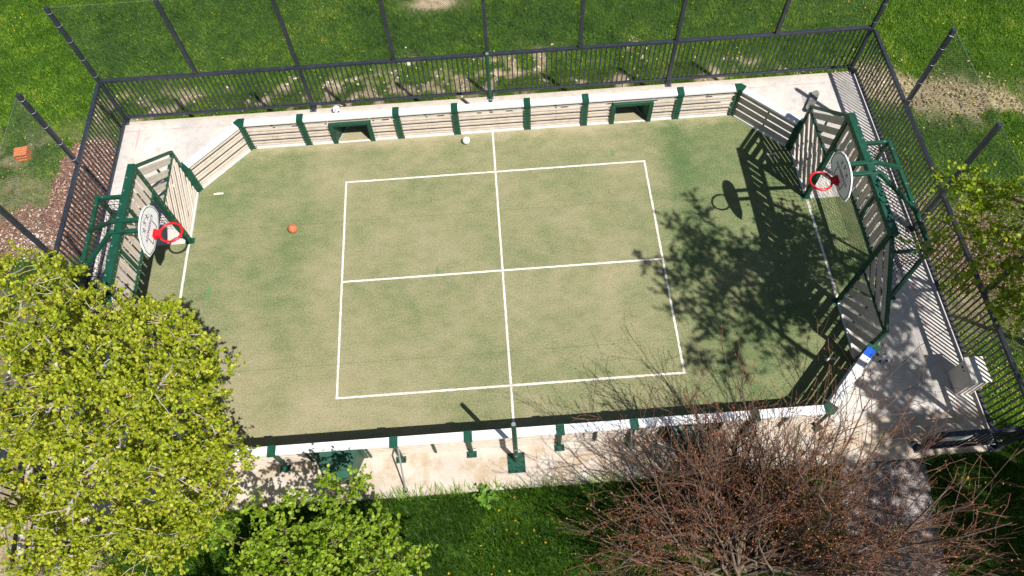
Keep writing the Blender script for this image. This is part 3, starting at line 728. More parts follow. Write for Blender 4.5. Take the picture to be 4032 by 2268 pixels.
def uv_ball(name, c, r, m, seg=32):
    bm = bmesh.new(); bmesh.ops.create_uvsphere(bm, u_segments=seg, v_segments=seg//2, radius=r); me = bpy.data.meshes.new(name); bm.to_mesh(me); bm.free()
    for p_ in me.polygons: p_.use_smooth = True
    me.materials.append(m); o = bpy.data.objects.new(name, me); COL.objects.link(o); o.location = c; return o
def seam_mat(name, base, line, kind):
    m = mat(name, base, .55); t = NT(m); tc = t.add('ShaderNodeTexCoord'); sx = t.add('ShaderNodeSeparateXYZ'); t.link(tc.outputs['Object'], sx.inputs[0]); X, Y, Z = sx.outputs
    if kind == 'basket':
        r = .122; w = .0042
        d1 = t.math('LESS_THAN', t.math('ABSOLUTE', X), w); d2 = t.math('LESS_THAN', t.math('ABSOLUTE', Y), w)
        e = t.math('LESS_THAN', t.math('ABSOLUTE', t.math('SUBTRACT', t.math('ABSOLUTE', Y), t.math('ADD', .045, t.math('MULTIPLY', t.math('MULTIPLY', X, X), 3.0)))), w)
        k = t.math('MAXIMUM', t.math('MAXIMUM', d1, d2), e); c = t.mix(k, base, line)
    elif kind == 'volley':
        v = t.math('ABSOLUTE', t.math('SUBTRACT', t.math('FRACT', t.math('MULTIPLY', Y, 14.)), .5)); k = t.math('MULTIPLY', t.math('LESS_THAN', v, .06), t.math('GREATER_THAN', t.noise(tc.outputs['Object'], 9, 2), .46)); c = t.mix(t.math('MULTIPLY', k, .7), base, line)
    else:
        v = t.add('ShaderNodeTexVoronoi'); v.inputs['Scale'].default_value = 10.5; t.link(tc.outputs['Object'], v.inputs['Vector']); k = t.math('MULTIPLY', t.math('LESS_THAN', v.outputs['Distance'], .40), t.math('GREATER_THAN', t.noise(tc.outputs['Object'], 11, 1), .50)); c = t.mix(k, base, line)
    n = t.noise(tc.outputs['Object'], 180 if kind == 'basket' else 60, 2); t.bump(n, .5, .003); t.base(c); return m
o = uv_ball('basketball', (-5.32,1.62,.12), .12, seam_mat('orange_rubber', (.60,.185,.075), (.05,.02,.015), 'basket')); o.rotation_euler = (.5,.35,.5)
tag(o, 'orange basketball lying on the left half of the court', 'ball')
b = MB()
o = uv_ball('volleyball', (-.74,4.10,.105), .105, seam_mat('white_leather', (.78,.78,.76), (.35,.35,.36), 'volley')); o.rotation_euler = (.4,.2,.6)
tag(o, 'plain white volleyball near the centre line at the far wall', 'ball')
o = uv_ball('football', (-4.37,5.55,.098), .11, seam_mat('patched_leather', (.78,.79,.80), (.03,.09,.20), 'foot')); o.rotation_euler = (.2,.9,.4)
tag(o, 'white football with dark blue patches on the concrete by the back fence', 'ball')

# skateboard
sk = thing('skateboard', 'worn grey skateboard standing on the concrete near the right fence', 'skateboard', (8.95,4.62,-.012), local=True); sk.rotation_euler = (0,0,R(59))
b = MB(); prof = []
for k in range(25):
    x = -.40 + .8*k/24; ax = abs(x); w = .102 if ax < .30 else .102*math.sqrt(max(0, 1-((ax-.30)/.1005)**2)); z = .095 + (.05*((ax-.27)/.13)**1.3 if ax > .27 else 0); prof.append((x, w, z))
vs = []; fs = []
for x, w, z in prof: vs += [(x,-w,z+.006), (x,w,z+.006), (x,-w,z-.006), (x,w,z-.006)]
for k in range(24):
    a = 4*k; fs += [(a, a+4, a+5, a+1), (a+2, a+3, a+7, a+6), (a, a+2, a+6, a+4), (a+1, a+5, a+7, a+3)]
b.add(vs, fs); b.build('deck', M['grip'], sk)
for x in (-.22, .22):
    b = MB(); b.bar((x,-.06,.052), (x,.06,.052), .03, .03); b.box((x-.03,-.025,.05), (x+.03,.025,.088)); b.build('truck', M['galv'], sk)
    for y in (-.085, .085):
        b = MB(); b.tube([(x,y-.016,.027), (x,y+.016,.027)], .027, 14); b.build('wheel', M['wheel'], sk)

# cream cabinet
cb = thing('storage_cabinet', 'cream metal cabinet standing against the right fence', 'cabinet', (10.17,-3.78,0))
b = MB(); b.box((9.99,-4.05,-.012), (10.36,-3.51,.76)); b.build('cabinet_body', M['cabinet'], cb, bevel=.012)
b = MB(); b.box((9.95,-4.08,.762), (10.37,-3.48,.81)); b.build('lid', M['cabinet'], cb, bevel=.008)
b = MB(); b.box((9.976,-4.0,.05), (9.988,-3.56,.71)); b.build('door', M['cabinet'], cb, bevel=.003)
b = MB(); b.box((9.966,-3.66,.60), (9.9755,-3.60,.64)); b.build('door_handle', M['black'], cb)
b = MB(); b.box((9.966,-3.74,.61), (9.9755,-3.71,.64)); b.build('lock', M['black'], cb)

# hollow terracotta block
br = thing('terracotta_block', 'orange hollow terracotta block lying in the grass outside the left fence', 'brick', (-15.70,7.59,GH(-15.7,7.59)), local=True); br.rotation_euler = (0,0,R(6)); br.scale = (1.2,1.2,1.2)
b = MB(); W_, H_, L_ = .13, .30, .19
b.box((-.15,-.16,0), (.15,-.0,.028)) if False else None
b.box((-.17,-.15,0), (.17,.15,.025)); b.box((-.17,-.15,.215), (.17,.15,.24)); b.box((-.17,-.15,.0255), (-.145,.15,.2145)); b.box((.145,-.15,.0255), (.17,.15,.2145)); b.box((-.012,-.148,.0255), (.012,.148,.2145)); b.box((-.1445,-.14,.11), (-.0125,.148,.13)); b.box((.0125,-.14,.11), (.1445,.148,.13)); b.box((-.1445,.125,.0255), (.1445,.148,.2145))
for k in range(6): b.box((-.16+.056*k,-.149,.2405), (-.16+.056*k+.038,.149,.246))
b.build('block_body', M['brick'], br)

# ------------------------------------------------------------------ vegetation
def unit(v): return v/np.maximum(np.linalg.norm(v, axis=-1, keepdims=True), 1e-9)
def leaves(name, pos, axis, m, size=(.06,.09), width=.42, parent=None, up=.75, seed=0, fold=.25):
    """one mesh of folded leaves: pos (N,3), axis (N,3)"""
    r = np.random.default_rng(seed); n = len(pos); axis = unit(axis + r.normal(0, .45, (n,3)))
    nrm = unit(r.normal(0, .5, (n,3)) + np.array([0,0,up])); side = unit(np.cross(axis, nrm)); nrm = np.cross(side, axis)
    L = r.uniform(*size, (n,1)); w = L*width*r.uniform(.85,1.2,(n,1)); f = fold*w
    curl = r.uniform(-.15,.05,(n,1))*L
    V = np.stack([pos, pos+axis*L*.28+side*w+nrm*f, pos+axis*L*.72+side*w*.72+nrm*f*.8+nrm*curl*.5, pos+axis*L+nrm*curl, pos+axis*L*.72-side*w*.72+nrm*f*.8+nrm*curl*.5, pos+axis*L*.28-side*w+nrm*f], 1)
    idx = np.array([[0,3,2,1],[0,5,4,3]]); F = (np.arange(n)[:,None,None]*6 + idx[None]).ravel()
    t = np.repeat(np.clip(r.normal(.5,.30,n),0,1), 6)
    return np_mesh(name, V.reshape(-1,3), F, 4, m, parent, t)
def curved(p, q, bow, r, n=6):
    p, q = np.array(p, float), np.array(q, float); d = q-p; L = np.linalg.norm(d); off = r.normal(0,1,3); off -= d*off.dot(d)/max(L*L,1e-9); off = off/max(np.linalg.norm(off),1e-9)*bow*L
    off[2] += .25*bow*L
    t = np.linspace(0,1,n)[:,None]; jit = r.normal(0,.018*L,(n,3)); jit[0] = jit[-1] = 0
    return p + d*t + off*4*t*(1-t)*.6 + jit
def make_tree(name, label, cat, base, stems, blobs, per_blob, twigs, lpt, leafm, barkm, size, seed, group=None, r0=.075, twig_len=(.22,.5), spread=1.0, lw=.42, up=.75):
    r = np.random.default_rng(seed); th = thing(name, label, cat, base, group)
    bt, bb, bw = MB(), MB(), MB(); nodes = []; LP, LA = [], []
    for st, rr in stems:
        st = [np.array(q, float) for q in st]; k = len(st); rad = list(np.linspace(rr, rr*.28, k)); bt.tube(st, rad, 8)
        for i in range(k-1):
            for s in np.linspace(0,1,5)[:-1]:
                if i + s > .18*(k-1): nodes.append((*(st[i]*(1-s)+st[i+1]*s), rr*(1-.72*(i+s)/(k-1))))
    nodes = np.array(nodes)
    for cx, cy, cz, R_ in blobs:
        c = np.array((cx,cy,cz)); n = max(2, int(per_blob*(R_/.7)**2))
        for _ in range(n):
            d = unit(r.normal(0,1,3)); t = c + d*R_*r.uniform(.35,1)**.6*np.array([1,1,.75])
            dist = np.linalg.norm(nodes[:,:3]-t, axis=1) + .6*np.maximum(0, nodes[:,2]-t[2]+.1); j = np.argmin(dist + r.uniform(0,.35,len(dist)))
            pts = curved(nodes[j,:3], t, .10, r, 6); rb = min(.022, nodes[j,3]*.5); bb.tube(pts, list(np.linspace(rb, .006, 6)), 5, False)
            if r.random() < .4: nodes = np.vstack([nodes, [(*pts[k], .012) for k in (3,4)]])
            dirb = unit(pts[-1]-pts[-2])
            for _k in range(twigs):
                s = r.uniform(.55,1); o_ = pts[3]*(1-s)+pts[5]*s if s < 1 else pts[5]
                dv = unit(dirb*.5 + r.normal(0,.8,3)*spread + np.array([0,0,.25])); L = r.uniform(*twig_len); e = o_ + dv*L
                tw = curved(o_, e, .12, r, 4); bw.tube(tw, list(np.linspace(.0045,.002,4)), 3, False)
                m_ = max(2, int(lpt*L/.35)); ss = np.linspace(.2,1,m_)
                for q in ss:
                    f = q*3; i0 = min(2, int(f)); p_ = tw[i0]*(1-(f-i0)) + tw[i0+1]*(f-i0)
                    for side in range(2 if r.random() < .75 else 3):
                        LP.append(p_ + r.normal(0,.012,3)); LA.append(dv*.4 + unit(r.normal(0,1,3)))
    bt.build('trunk', barkm, th, smooth=True)
    bb.build('branches', barkm, th, smooth=True); bw.build('twigs', M['twig'], th)
    cr = leaves('crown', np.array(LP), np.array(LA), leafm, size, lw, th, seed=seed+1, up=up)
    return th
LST1 = [(-10.59,-6.28,GZ), (-10.12,-6.04,.7), (-9.31,-5.12,2.2), (-8.82,-4.74,3.0), (-8.39,-4.53,3.6), (-7.97,-4.36,4.1), (-7.34,-4.24,4.6), (-6.69,-4.12,5.0)]
LST2 = [(-10.41,-6.33,GZ), (-9.96,-6.04,.6), (-9.33,-5.54,1.6), (-8.82,-5.2,2.3), (-8.53,-4.95,2.8), (-8.26,-4.61,3.4), (-7.9,-4.15,4.0), (-7.8,-3.61,4.5), (-8.19,-2.87,4.6)]
LST3 = [(-10.07,-6.39,GZ), (-9.18,-5.86,1.2), (-8.34,-5.49,2.2), (-7.61,-5.08,3.0), (-7.01,-4.74,3.6), (-6.28,-4.38,4.1), (-5.85,-3.91,4.3)]
LST4 = [(-9.98,-6.44,GZ), (-8.82,-6.24,1.0), (-7.55,-6.03,1.9), (-6.58,-5.71,2.5), (-5.9,-5.28,2.9)]
LST5 = [(-10.76,-6.26,GZ), (-10.16,-5.54,1.5), (-9.69,-4.75,2.8), (-9.03,-3.99,3.8), (-8.81,-3.02,4.2), (-8.92,-1.95,4.2)]
LB = [(-9.36,-1.39,3.7,.7), (-8.36,-1.88,3.9,.7), (-7.44,-2.6,4.1,.75), (-8.65,-2.84,4.3,.9), (-6.84,-2.73,4.1,.6), (-7.56,-3.52,4.6,.9), (-6.25,-3.26,4.1,.75), (-6.41,-4.06,4.8,.9), (-5.74,-3.41,3.9,.55), (-7.98,-4.07,4.6,.9), (-6.81,-4.76,4.9,.9), (-5.9,-4.41,4.5,.8), (-5.65,-3.99,4.1,.5), (-5.36,-4.89,3.2,.5), (-5.77,-4.87,3.7,.7), (-5.89,-5.57,3.5,.7), (-5.59,-5.45,2.9,.45), (-6.36,-5.24,4.2,.8), (-7.86,-4.94,4.0,.7), (-6.38,-6.04,3,.7), (-7.23,-5.81,3.2,.7), (-5.85,-6.0,2.6,.45), (-6.94,-6.59,2.5,.7), (-8.32,-6.26,2.3,.6), (-9.07,-5.57,3,.6), (-8.72,-4.73,4,.7), (-6.37,-6.59,2.2,.5), (-7.98,-6.76,1.8,.6), (-9.44,-6.62,1.5,.5)]
LB = LB + [(-9.3,-5.6,1.9,.5), (-8.9,-5.2,2.4,.55), (-8.3,-5.9,2.0,.55), (-9.2,-6.4,1.2,.5), (-7.7,-5.3,2.8,.5), (-9.8,-5.6,1.7,.45)] + [(x, y, z-1.15, r_*.85) for x, y, z, r_ in LB if z > 2.8]
make_tree('broadleaf_tree', 'big lime green leafy tree with lichen stems filling the lower left', 'tree', (-10.4,-6.3,GZ),
          [(LST1,.085), (LST2,.075), (LST3,.06), (LST4,.05), (LST5,.06)], LB, 15, 7, 9, M['leaf_lime'], M['bark'], (.044,.078), 5, twig_len=(.14,.34), up=.4)
BB = [(-4.48,-6.4,2.3,.42), (-3.29,-5.96,2.5,.38), (-3.29,-6.57,2.4,.5), (-2.51,-6.35,2.0,.38), (-2.66,-7.02,1.9,.42), (-4.86,-6.89,2.1,.42), (-4.07,-5.85,2.6,.26), (-3.09,-5.58,2.5,.2), (-3.77,-6.97,2.1,.48), (-2.11,-6.9,1.7,.32), (-4.59,-5.97,2.5,.15), (-5.47,-6.3,2.1,.3), (-3.04,-7.33,1.8,.5), (-4.45,-7.37,1.9,.5), (-3.3,-6.6,1.5,.5), (-4.3,-6.7,1.4,.5), (-2.7,-6.8,1.2,.45), (-5.2,-6.9,1.2,.5), (-4.2,-8.0,2.2,.7), (-3.2,-8.0,2.2,.7), (-5.2,-8.0,2.2,.6)]
make_tree('leafy_shrub', 'fresh green leafy shrub at the bottom edge, in front of the near wall', 'shrub', (-3.9,-7.6,GZ),
          [([(-4.9,-7.7,GZ), (-5.0,-7.2,.8), (-5.1,-6.8,1.6), (-5.0,-6.3,2.1)], .035), ([(-3.9,-7.7,GZ), (-3.7,-7.1,1.0), (-3.5,-6.4,1.8), (-3.3,-5.8,2.5)], .035), ([(-3.0,-7.8,GZ), (-2.9,-7.3,.8), (-2.6,-6.7,1.6)], .03), ([(-4.4,-7.75,GZ), (-4.5,-7.0,1.1), (-4.4,-6.2,2.2)], .035)],
          BB, 23, 6, 7, M['leaf_bush'], M['twig'], (.05,.08), 15, lw=.5, up=.45, twig_len=(.16,.40))
RB = [(8.9,-1.15,4.3,.40), (9.3,-1.6,4.5,.5), (8.45,-2.1,4.2,.32), (8.95,-2.3,4.4,.45), (8.45,-2.85,4.0,.36), (9.0,-2.9,4.5,.5), (8.75,-3.45,4.2,.4), (8.1,-2.35,4.05,.2), (9.1,-3.7,4.5,.45), (9.2,-4.2,4.3,.35), (9.9,-3.2,5,.7), (10.0,-2.2,5.2,.7)]
make_tree('roadside_tree', 'sparse yellow green tree reaching in over the right fence', 'tree', (12.9,-3.3,GH(12.9,-3.3)),
          [([(12.9,-3.3,GH(12.9,-3.3)), (12.6,-3.2,1.6), (12.0,-3.0,3.0), (11.0,-2.8,4.2), (10.2,-2.5,4.8)], .10), ([(12.0,-3.0,3.0), (11.0,-3.3,3.6), (10.0,-3.6,4.1), (9.2,-3.9,4.3)], .05), ([(11.4,-2.9,3.7), (10.3,-2.0,4.2), (9.4,-1.5,4.4), (8.9,-1.1,4.4)], .045), ([(10.6,-2.7,4.4), (9.6,-2.6,4.4), (8.6,-2.4,4.2)], .035)],
          RB, 19, 5, 5, M['leaf_right'], M['twig'], (.055,.088), 25)
SH = [(4.6,.9,.32), (5.2,1.35,.35), (4.9,.2,.55), (5.6,.0,.65), (6.2,-.4,.7), (6.8,-.8,.65), (7.3,-.4,.45), (7.9,.3,.4), (5.2,-.7,.6), (5.9,-1.1,.65), (6.6,-1.6,.55), (4.3,-.4,.45), (4.0,-1.2,.38), (4.8,-1.7,.45), (5.5,-2.0,.45), (7.2,-1.9,.45), (4.4,-2.5,.38), (5.3,-2.9,.4), (6.2,-2.6,.38), (3.7,-.2,.32), (8.4,-.6,.4), (6.9,.3,.3)]
CB = []
for k, (x, y, rr) in enumerate(SH):
    h = 8.3 + .7*((k*7) % 5)/4; CB.append((x+.44*h, y-.53*h, h, rr))
make_tree('leaning_tree', 'tall leafy tree beyond the right edge whose shadow falls on the court', 'tree', (11.7,-7.1,GZ),
          [([(11.7,-7.1,GZ), (11.2,-6.8,2), (10.3,-6.3,4), (9.5,-5.9,6), (9.2,-5.6,7.4), (9.1,-5.3,8.6)], .13), ([(9.5,-5.9,6), (8.9,-5.2,7.2), (8.7,-4.8,8.2)], .06), ([(9.4,-5.8,6.6), (9.8,-5.5,7.6), (10.2,-5.2,8.6)], .06)],
          CB, 19, 5, 5, M['leaf_right'], M['twig'], (.065,.10), 35)

SH2 = [(8.9,-1.6,.5), (9.3,-2.2,.4), (8.8,-2.9,.5), (9.3,-.9,.45), (9.1,-3.4,.4), (8.5,-3.8,.45), (8.5,-2.2,.4), (9.6,-1.5,.4), (9.0,-4.8,.4), (8.2,-5.5,.4), (7.4,-6.4,.45), (8.3,-7.2,.5), (7.0,-8.0,.5), (8.2,-5.1,.4), (9.2,-5.0,.4), (9.0,-4.3,.55), (9.9,-5.0,.5), (8.3,-4.4,.4), (9.6,-5.9,.75), (10.6,-6.6,.85), (9.3,-7.2,.8), (10.3,-8.0,.8), (8.0,-6.3,.5), (7.6,-7.3,.5), (11.4,-7.6,.8), (7.2,-5.6,.35), (11.0,-5.6,.7)]
CB2 = []
for k, (x, y, rr) in enumerate(SH2):
    h = 7.6 + .8*((k*7) % 5)/4; CB2.append((x+.44*h, y-.53*h, h, rr))
make_tree('shade_tree', 'tall leafy tree off the lower right corner shading the gate and path', 'tree', (14.6,-10.8,GZ),
          [([(14.6,-10.8,GZ), (14.2,-10.3,2.5), (13.6,-9.6,5), (13.2,-8.9,7)], .13), ([(13.8,-9.8,4.4), (13.2,-8.0,6.3), (12.7,-7.0,7.6)], .06), ([(13.7,-9.7,4.8), (13.3,-10.6,6.6), (12.8,-11.3,7.8)], .06)],
          CB2, 24, 5, 6, M['leaf_right'], M['twig'], (.07,.105), 45)

# bare reddish shrub -----------------------------------------------------------------
def bare_shrub():
    r = np.random.default_rng(77); th = thing('bare_shrub', 'large leafless reddish brown shrub at the bottom right, over the concrete and path', 'shrub', (4.35,-7.35,GZ))
    V, F, T = [], [], []; cnt = [0]; buds = []
    def seg(pts, rads, n, tint):
        b = MB(); b.tube(pts, rads, n, False); o_ = cnt[0]; V.extend(b.v); F.extend([tuple(i+o_ for i in f) for f in b.f]); T.extend(list(np.repeat(tint, n))); cnt[0] += len(b.v)
    def grow(p, d, L, rad, lev, tint):
        n = 7 if lev == 0 else 5; pts = [p]; q = p.copy(); dd = d.copy()
        for k in range(n-1):
            dd = unit(dd + r.normal(0,.19 if lev == 0 else .18,3) + np.array([0,0,.05 if lev else .02])); q = q + dd*L/(n-1); pts.append(q.copy())
        rads = list(np.linspace(rad, max(rad*.35,.0042), n)); seg(pts, rads, 5 if lev < 2 else 3, np.linspace(tint, min(1,tint+.28), n))
        if lev == 3 or rad < .0045:
            for k in range(1, n):
                if r.random() < .55: buds.append(pts[k] + r.normal(0,.004,3))
            return
        m = {0: 9, 1: 4, 2: 3}[lev]
        for _ in range(m):
            s = r.uniform(.25 if lev == 0 else .15, .98)*(n-1); i0 = min(n-2, int(s)); o_ = pts[i0]+(pts[i0+1]-pts[i0])*(s-i0); base = unit(pts[i0+1]-pts[i0])
            nd = unit(base + r.normal(0,.50,3) + np.array([0,0,.22])); grow(o_, nd, L*r.uniform(.30,.52), rads[i0]*.55, lev+1, min(1, tint+.25))
    base = np.array([4.35,-7.35,GZ])
    angs = [(-2.9,.6), (-3.3,1.0), (2.85,.45), (2.55,.6), (2.2,.75), (1.95,.9), (1.75,.65), (1.55,1.0), (1.35,.75), (1.1,.6), (.85,.75), (.65,.5), (.45,.65), (.28,.42), (.1,.5), (-.1,.6), (-.35,.5), (1.0,1.1), (2.4,1.15), (.3,1.0), (-.7,.8), (2.05,.5), (1.25,.45), (.75,.95), (2.7,.9), (.0,.33), (.55,.36), (1.6,.8), (1.15,.9), (2.3,.45), (2.0,1.2), (.9,.5), (1.45,.55), (1.8,.42), (2.65,.35), (.2,.75), (3.0,.8), (.15,.45), (.38,.30), (.05,.62), (.5,.45), (.25,.28), (.62,.8), (2.4,.3), (1.95,.35), (.72,.38), (2.75,.7), (2.95,.65), (3.05,.5), (2.6,.8), (2.45,.9), (2.9,.95), (.35,.55), (.6,.65), (.12,.38), (-.2,.45), (.45,.9), (1.3,.95), (1.6,1.05), (1.9,.95), (2.2,1.0), (2.5,1.05), (1.05,1.0), (1.75,.85), (2.05,.8), (1.45,.88), (2.35,.85)]
    for k, (a, e) in enumerate(angs):
        a += r.normal(0,.08); d = np.array([math.cos(a)*math.cos(e), math.sin(a)*math.cos(e), math.sin(e)]); L = r.uniform(3.0,4.3)*(1.14 if math.cos(a) > .75 else 1.0)*(1.0 if math.sin(a) < .75 else .86)
        grow(base + np.array([r.normal(0,.24), r.normal(0,.20), 0]), d, L, r.uniform(.024,.042), 0, .05)
    me = bpy.data.meshes.new('branches'); me.from_pydata(V, [], F); at_ = me.attributes.new('tint', 'FLOAT', 'POINT'); at_.data.foreach_set('value', np.array(T, np.float32)); me.materials.append(M['barebark']); me.update(); link('branches', me, th)
    b = MB(); b.tube([base+np.array([0,0,-.03]), base+np.array([.02,.05,.2]), base+np.array([.0,.12,.42])], [.13,.085,.04], 9); b.build('trunk', M['twig'], th, smooth=True)
    bp = np.array(buds); leaves('buds', bp, r.normal(0,1,(len(bp),3)), leafmat('red_buds', [(0,(.24,.07,.025)), (.8,(.32,.12,.04)), (1,(.30,.28,.05))], .2), (.018,.034), .45, th, seed=5)
bare_shrub()

# grass -------------------------------------------------------------------------------
def scatter(n, x0, x1, y0, y1, r): return r.uniform(x0, x1, n), r.uniform(y0, y1, n)
def grass(name, areas, hrange, wrange, seed, lean=.55, bias=0.0, mm=None, edge=False):
    nb = .12  # near strip: deep shade put into the colour as a darker blade tint
    r = np.random.default_rng(seed); X, Y = [], []
    for (x0, x1, y0, y1, dens) in areas:
        n = int((x1-x0)*(y1-y0)*dens); x, y = scatter(n, x0, x1, y0, y1, r); X.append(x); Y.append(y)
    x = np.concatenate(X); y = np.concatenate(Y); v, mu, li = cover(x, y)
    clump = vnoise(x, y, 3.2, 40, 3); keep = on_meadow(x, y) & (r.random(len(x)) < (v**1.2)*np.clip(-.25+2.0*clump, .12, 1) + .02*(mu < .3)); x, y, v, clump = x[keep], y[keep], v[keep], clump[keep]; n = len(x)
    h = r.uniform(*hrange, n)*(.55+.65*v)*(.35+1.3*vnoise(x, y, 1.5, 52, 3)); w = r.uniform(*wrange, n); th = r.uniform(0, 2*np.pi, n); ln = np.abs(r.normal(0, lean, n))
    d = np.stack([np.cos(th), np.sin(th), np.zeros(n)], 1); s = np.stack([-np.sin(th), np.cos(th), np.zeros(n)], 1)*w[:,None]/2; z = np.array([0,0,1.])
    p = np.stack([x, y, terrain(x, y)+GZ-.01], 1); ml = (h*.55)[:,None]; mid = p + z*ml*np.cos(ln*.5)[:,None] + d*ml*np.sin(ln*.5)[:,None]; tip = mid + z*(h*.5*np.cos(np.minimum(ln*1.7,1.9)))[:,None] + d*(h*.5*np.sin(np.minimum(ln*1.7,1.9)))[:,None]
    Vv = np.stack([p-s, p+s, mid+s*.9, mid-s*.9, tip], 1).reshape(-1,3)
    me_f = np.concatenate([(np.arange(n)[:,None]*5 + np.array([[0,1,2]])), (np.arange(n)[:,None]*5 + np.array([[0,2,3]])), (np.arange(n)[:,None]*5 + np.array([[3,2,4]]))]).ravel()
    tone = np.clip(.30 + .95*(vnoise(x, y, .5, 61, 4)-.5) + .8*(vnoise(x, y, 2.4, 66, 3)-.5) + .5*(clump-.5) + r.normal(0,.16,n) + bias - nb*(y < -5) + .22*(v < .6), 0, 1)
    o = np_mesh(name, Vv, me_f, 3, mm or M['blade'], None, np.repeat(tone, 5)); tag(o, None, None, None, 'stuff'); return o
far = [(-22.5,22.5,7.6,18,620), (-21,-10.4,-3.5,7.6,590), (10.4,21.5,-7.5,7.6,640)]
near = [(-12,13,-9.3,-5.38,2100)]
tag(grass('grass', far, (.07,.15), (.009,.017), 1, .6, .10), 'lush green meadow grass beyond the dark fences', 'grass')
tag(grass('clover', [(a,b_,c,d,e*.62) for a,b_,c,d,e in far] + [(-12,13,-9.3,-5.4,420)], (.035,.07), (.022,.038), 2, 1.15, .14), 'broad low clover and weed leaves among the meadow grass', 'clover')
tag(grass('long_grass', near, (.09,.26), (.006,.012), 3, .6, -.20), 'long green grass along the lower edge of the concrete, tinted dark for its shade', 'grass')  # negative bias darkens the blades, standing in for shade
def fringe():
    r = np.random.default_rng(9); P = []
    b = MB(); xs_ = np.concatenate([r.normal(-2.35,.28,60), r.normal(-1.45,.22,34), r.normal(-.8,.25,50), r.normal(1.9,.5,80), r.uniform(-6,6.4,240)])
    V, F, T = [], [], []
    for x in xs_:
        y = -5.42 + r.normal(-.02,.03); L = r.uniform(.14,.42); a = r.normal(math.pi/2,.75); e = r.uniform(.35,1.2); d = np.array([math.cos(a)*math.cos(e), math.sin(a)*math.cos(e), math.sin(e)])
        p0 = np.array([x, y, GZ]); p1 = p0 + d*L*.55; p2 = p1 + (d*np.array([1,1,.35]))*L*.5; s = np.array([-d[1], d[0], 0])*.007; k = len(V); V += [p0-s, p0+s, p1+s, p1-s, p2]; F += [(k,k+1,k+2), (k,k+2,k+3), (k+3,k+2,k+4)]; T += [r.uniform(.2,.85)]*5
    o = np_mesh('grass_tufts', np.array(V), np.array(F).ravel(), 3, M['blade'], None, np.array(T)); tag(o, 'long grass blades leaning over the near concrete edge', 'grass', None, 'stuff')
fringe()
def flakes(name, n, area, fn, size, m, seed, label, cat, flat=.3, zoff=.0, wid=(.4,.9)):
    r = np.random.default_rng(seed); x, y = scatter(n, *area, r); k = on_meadow(x, y) & (r.random(n) < fn(x, y)); x, y = x[k], y[k]; n = len(x)
    a = r.uniform(0, 2*np.pi, n); L = r.uniform(*size, n); w = L*r.uniform(*wid,n); up = unit(np.stack([r.normal(0,flat,n), r.normal(0,flat,n), np.ones(n)],1)); d = unit(np.cross(up, np.stack([np.cos(a), np.sin(a), np.zeros(n)],1))); s = np.cross(up, d); c = np.stack([x, y, terrain(x, y)+GZ+.012+zoff+r.uniform(0,.03,n)],1); th_ = (L*.16)[:,None]*up
    q = [c - d*L[:,None]/2 - s*w[:,None]*.35, c + d*L[:,None]*.1 - s*w[:,None]/2, c + d*L[:,None]/2 + s*w[:,None]*.1, c - d*L[:,None]*.05 + s*w[:,None]/2]
    Vv = np.stack([v_ - th_ for v_ in q] + [v_*.0 + v_ + th_ for v_ in q], 1).reshape(-1,3)
    idx = np.array([[4,5,6,7],[0,1,5,4],[1,2,6,5],[2,3,7,6],[3,0,4,7]]); F = (np.arange(n)[:,None,None]*8+idx[None]).ravel()
    o = np_mesh(name, Vv, F, 4, m, None, np.repeat(np.clip(r.normal(.5,.28,n),0,1), 8)); tag(o, label, cat, None, 'stuff'); return o
flakes('wood_chips', 40000, (-17.5,-10.5,-1,9.5), lambda x, y: cover(x, y)[1]**1.5, (.04,.10), M['chip'], 3, 'reddish bark mulch heaped outside the left fence', 'mulch')
flakes('leaf_litter', 17000, (10.5,18,-6.5,4.5), lambda x, y: .04+.9*cover(x, y)[2], (.03,.07), M['litter'], 4, 'dry brown leaf litter below the trees outside the right fence', 'leaf litter', .5)
flakes('straw', 9000, (10.5,20.5,4,10), lambda x, y: (1-cover(x, y)[0])**1.3, (.05,.14), M['straw'], 6, 'pale dry straw on the bare band outside the right fence', 'straw', .45, wid=(.06,.16))
flakes('stones', 5600, (-14,14,7.8,11.6), lambda x, y: (1-cover(x, y)[0])*.8, (.03,.11), M['stone'], 7, 'pale stones on the bare strip behind the back fence', 'stones', .25)
flakes('path_pebbles', 900, (6.2,9,-9,-5.4), lambda x, y: np.ones_like(x)*0, (.02,.05), M['stone'], 8, 'pebbles', 'stones') if False else None
def court_bits():
    r = np.random.default_rng(12); n = 150; x = r.uniform(-7.6,7.6,n); y = r.uniform(-4.2,4.3,n); k = r.random(n) < .25 + .75*(np.abs(y) > 3.6); x, y = x[k], y[k]; n = len(x)
    leaves('leaf_bits', np.stack([x, y, np.full(n,.012)],1), np.stack([r.normal(0,1,n), r.normal(0,1,n), np.zeros(n)],1), M['litter'], (.018,.045), .5, None, seed=4, up=4)
    o = bpy.data.objects['leaf_bits']; tag(o, 'small dry leaf bits blown onto the court', 'leaf litter', None, 'stuff')
court_bits()
flakes('pale_chips', 1500, (-16,-13,3,5.2), lambda x, y: np.exp(-(((x+14.65)/.6)**2+((y-4.1)/.45)**2)), (.04,.09), M['white_chip'], 19, 'pile of pale chips outside the left fence above the lime tree', 'chips', .4)
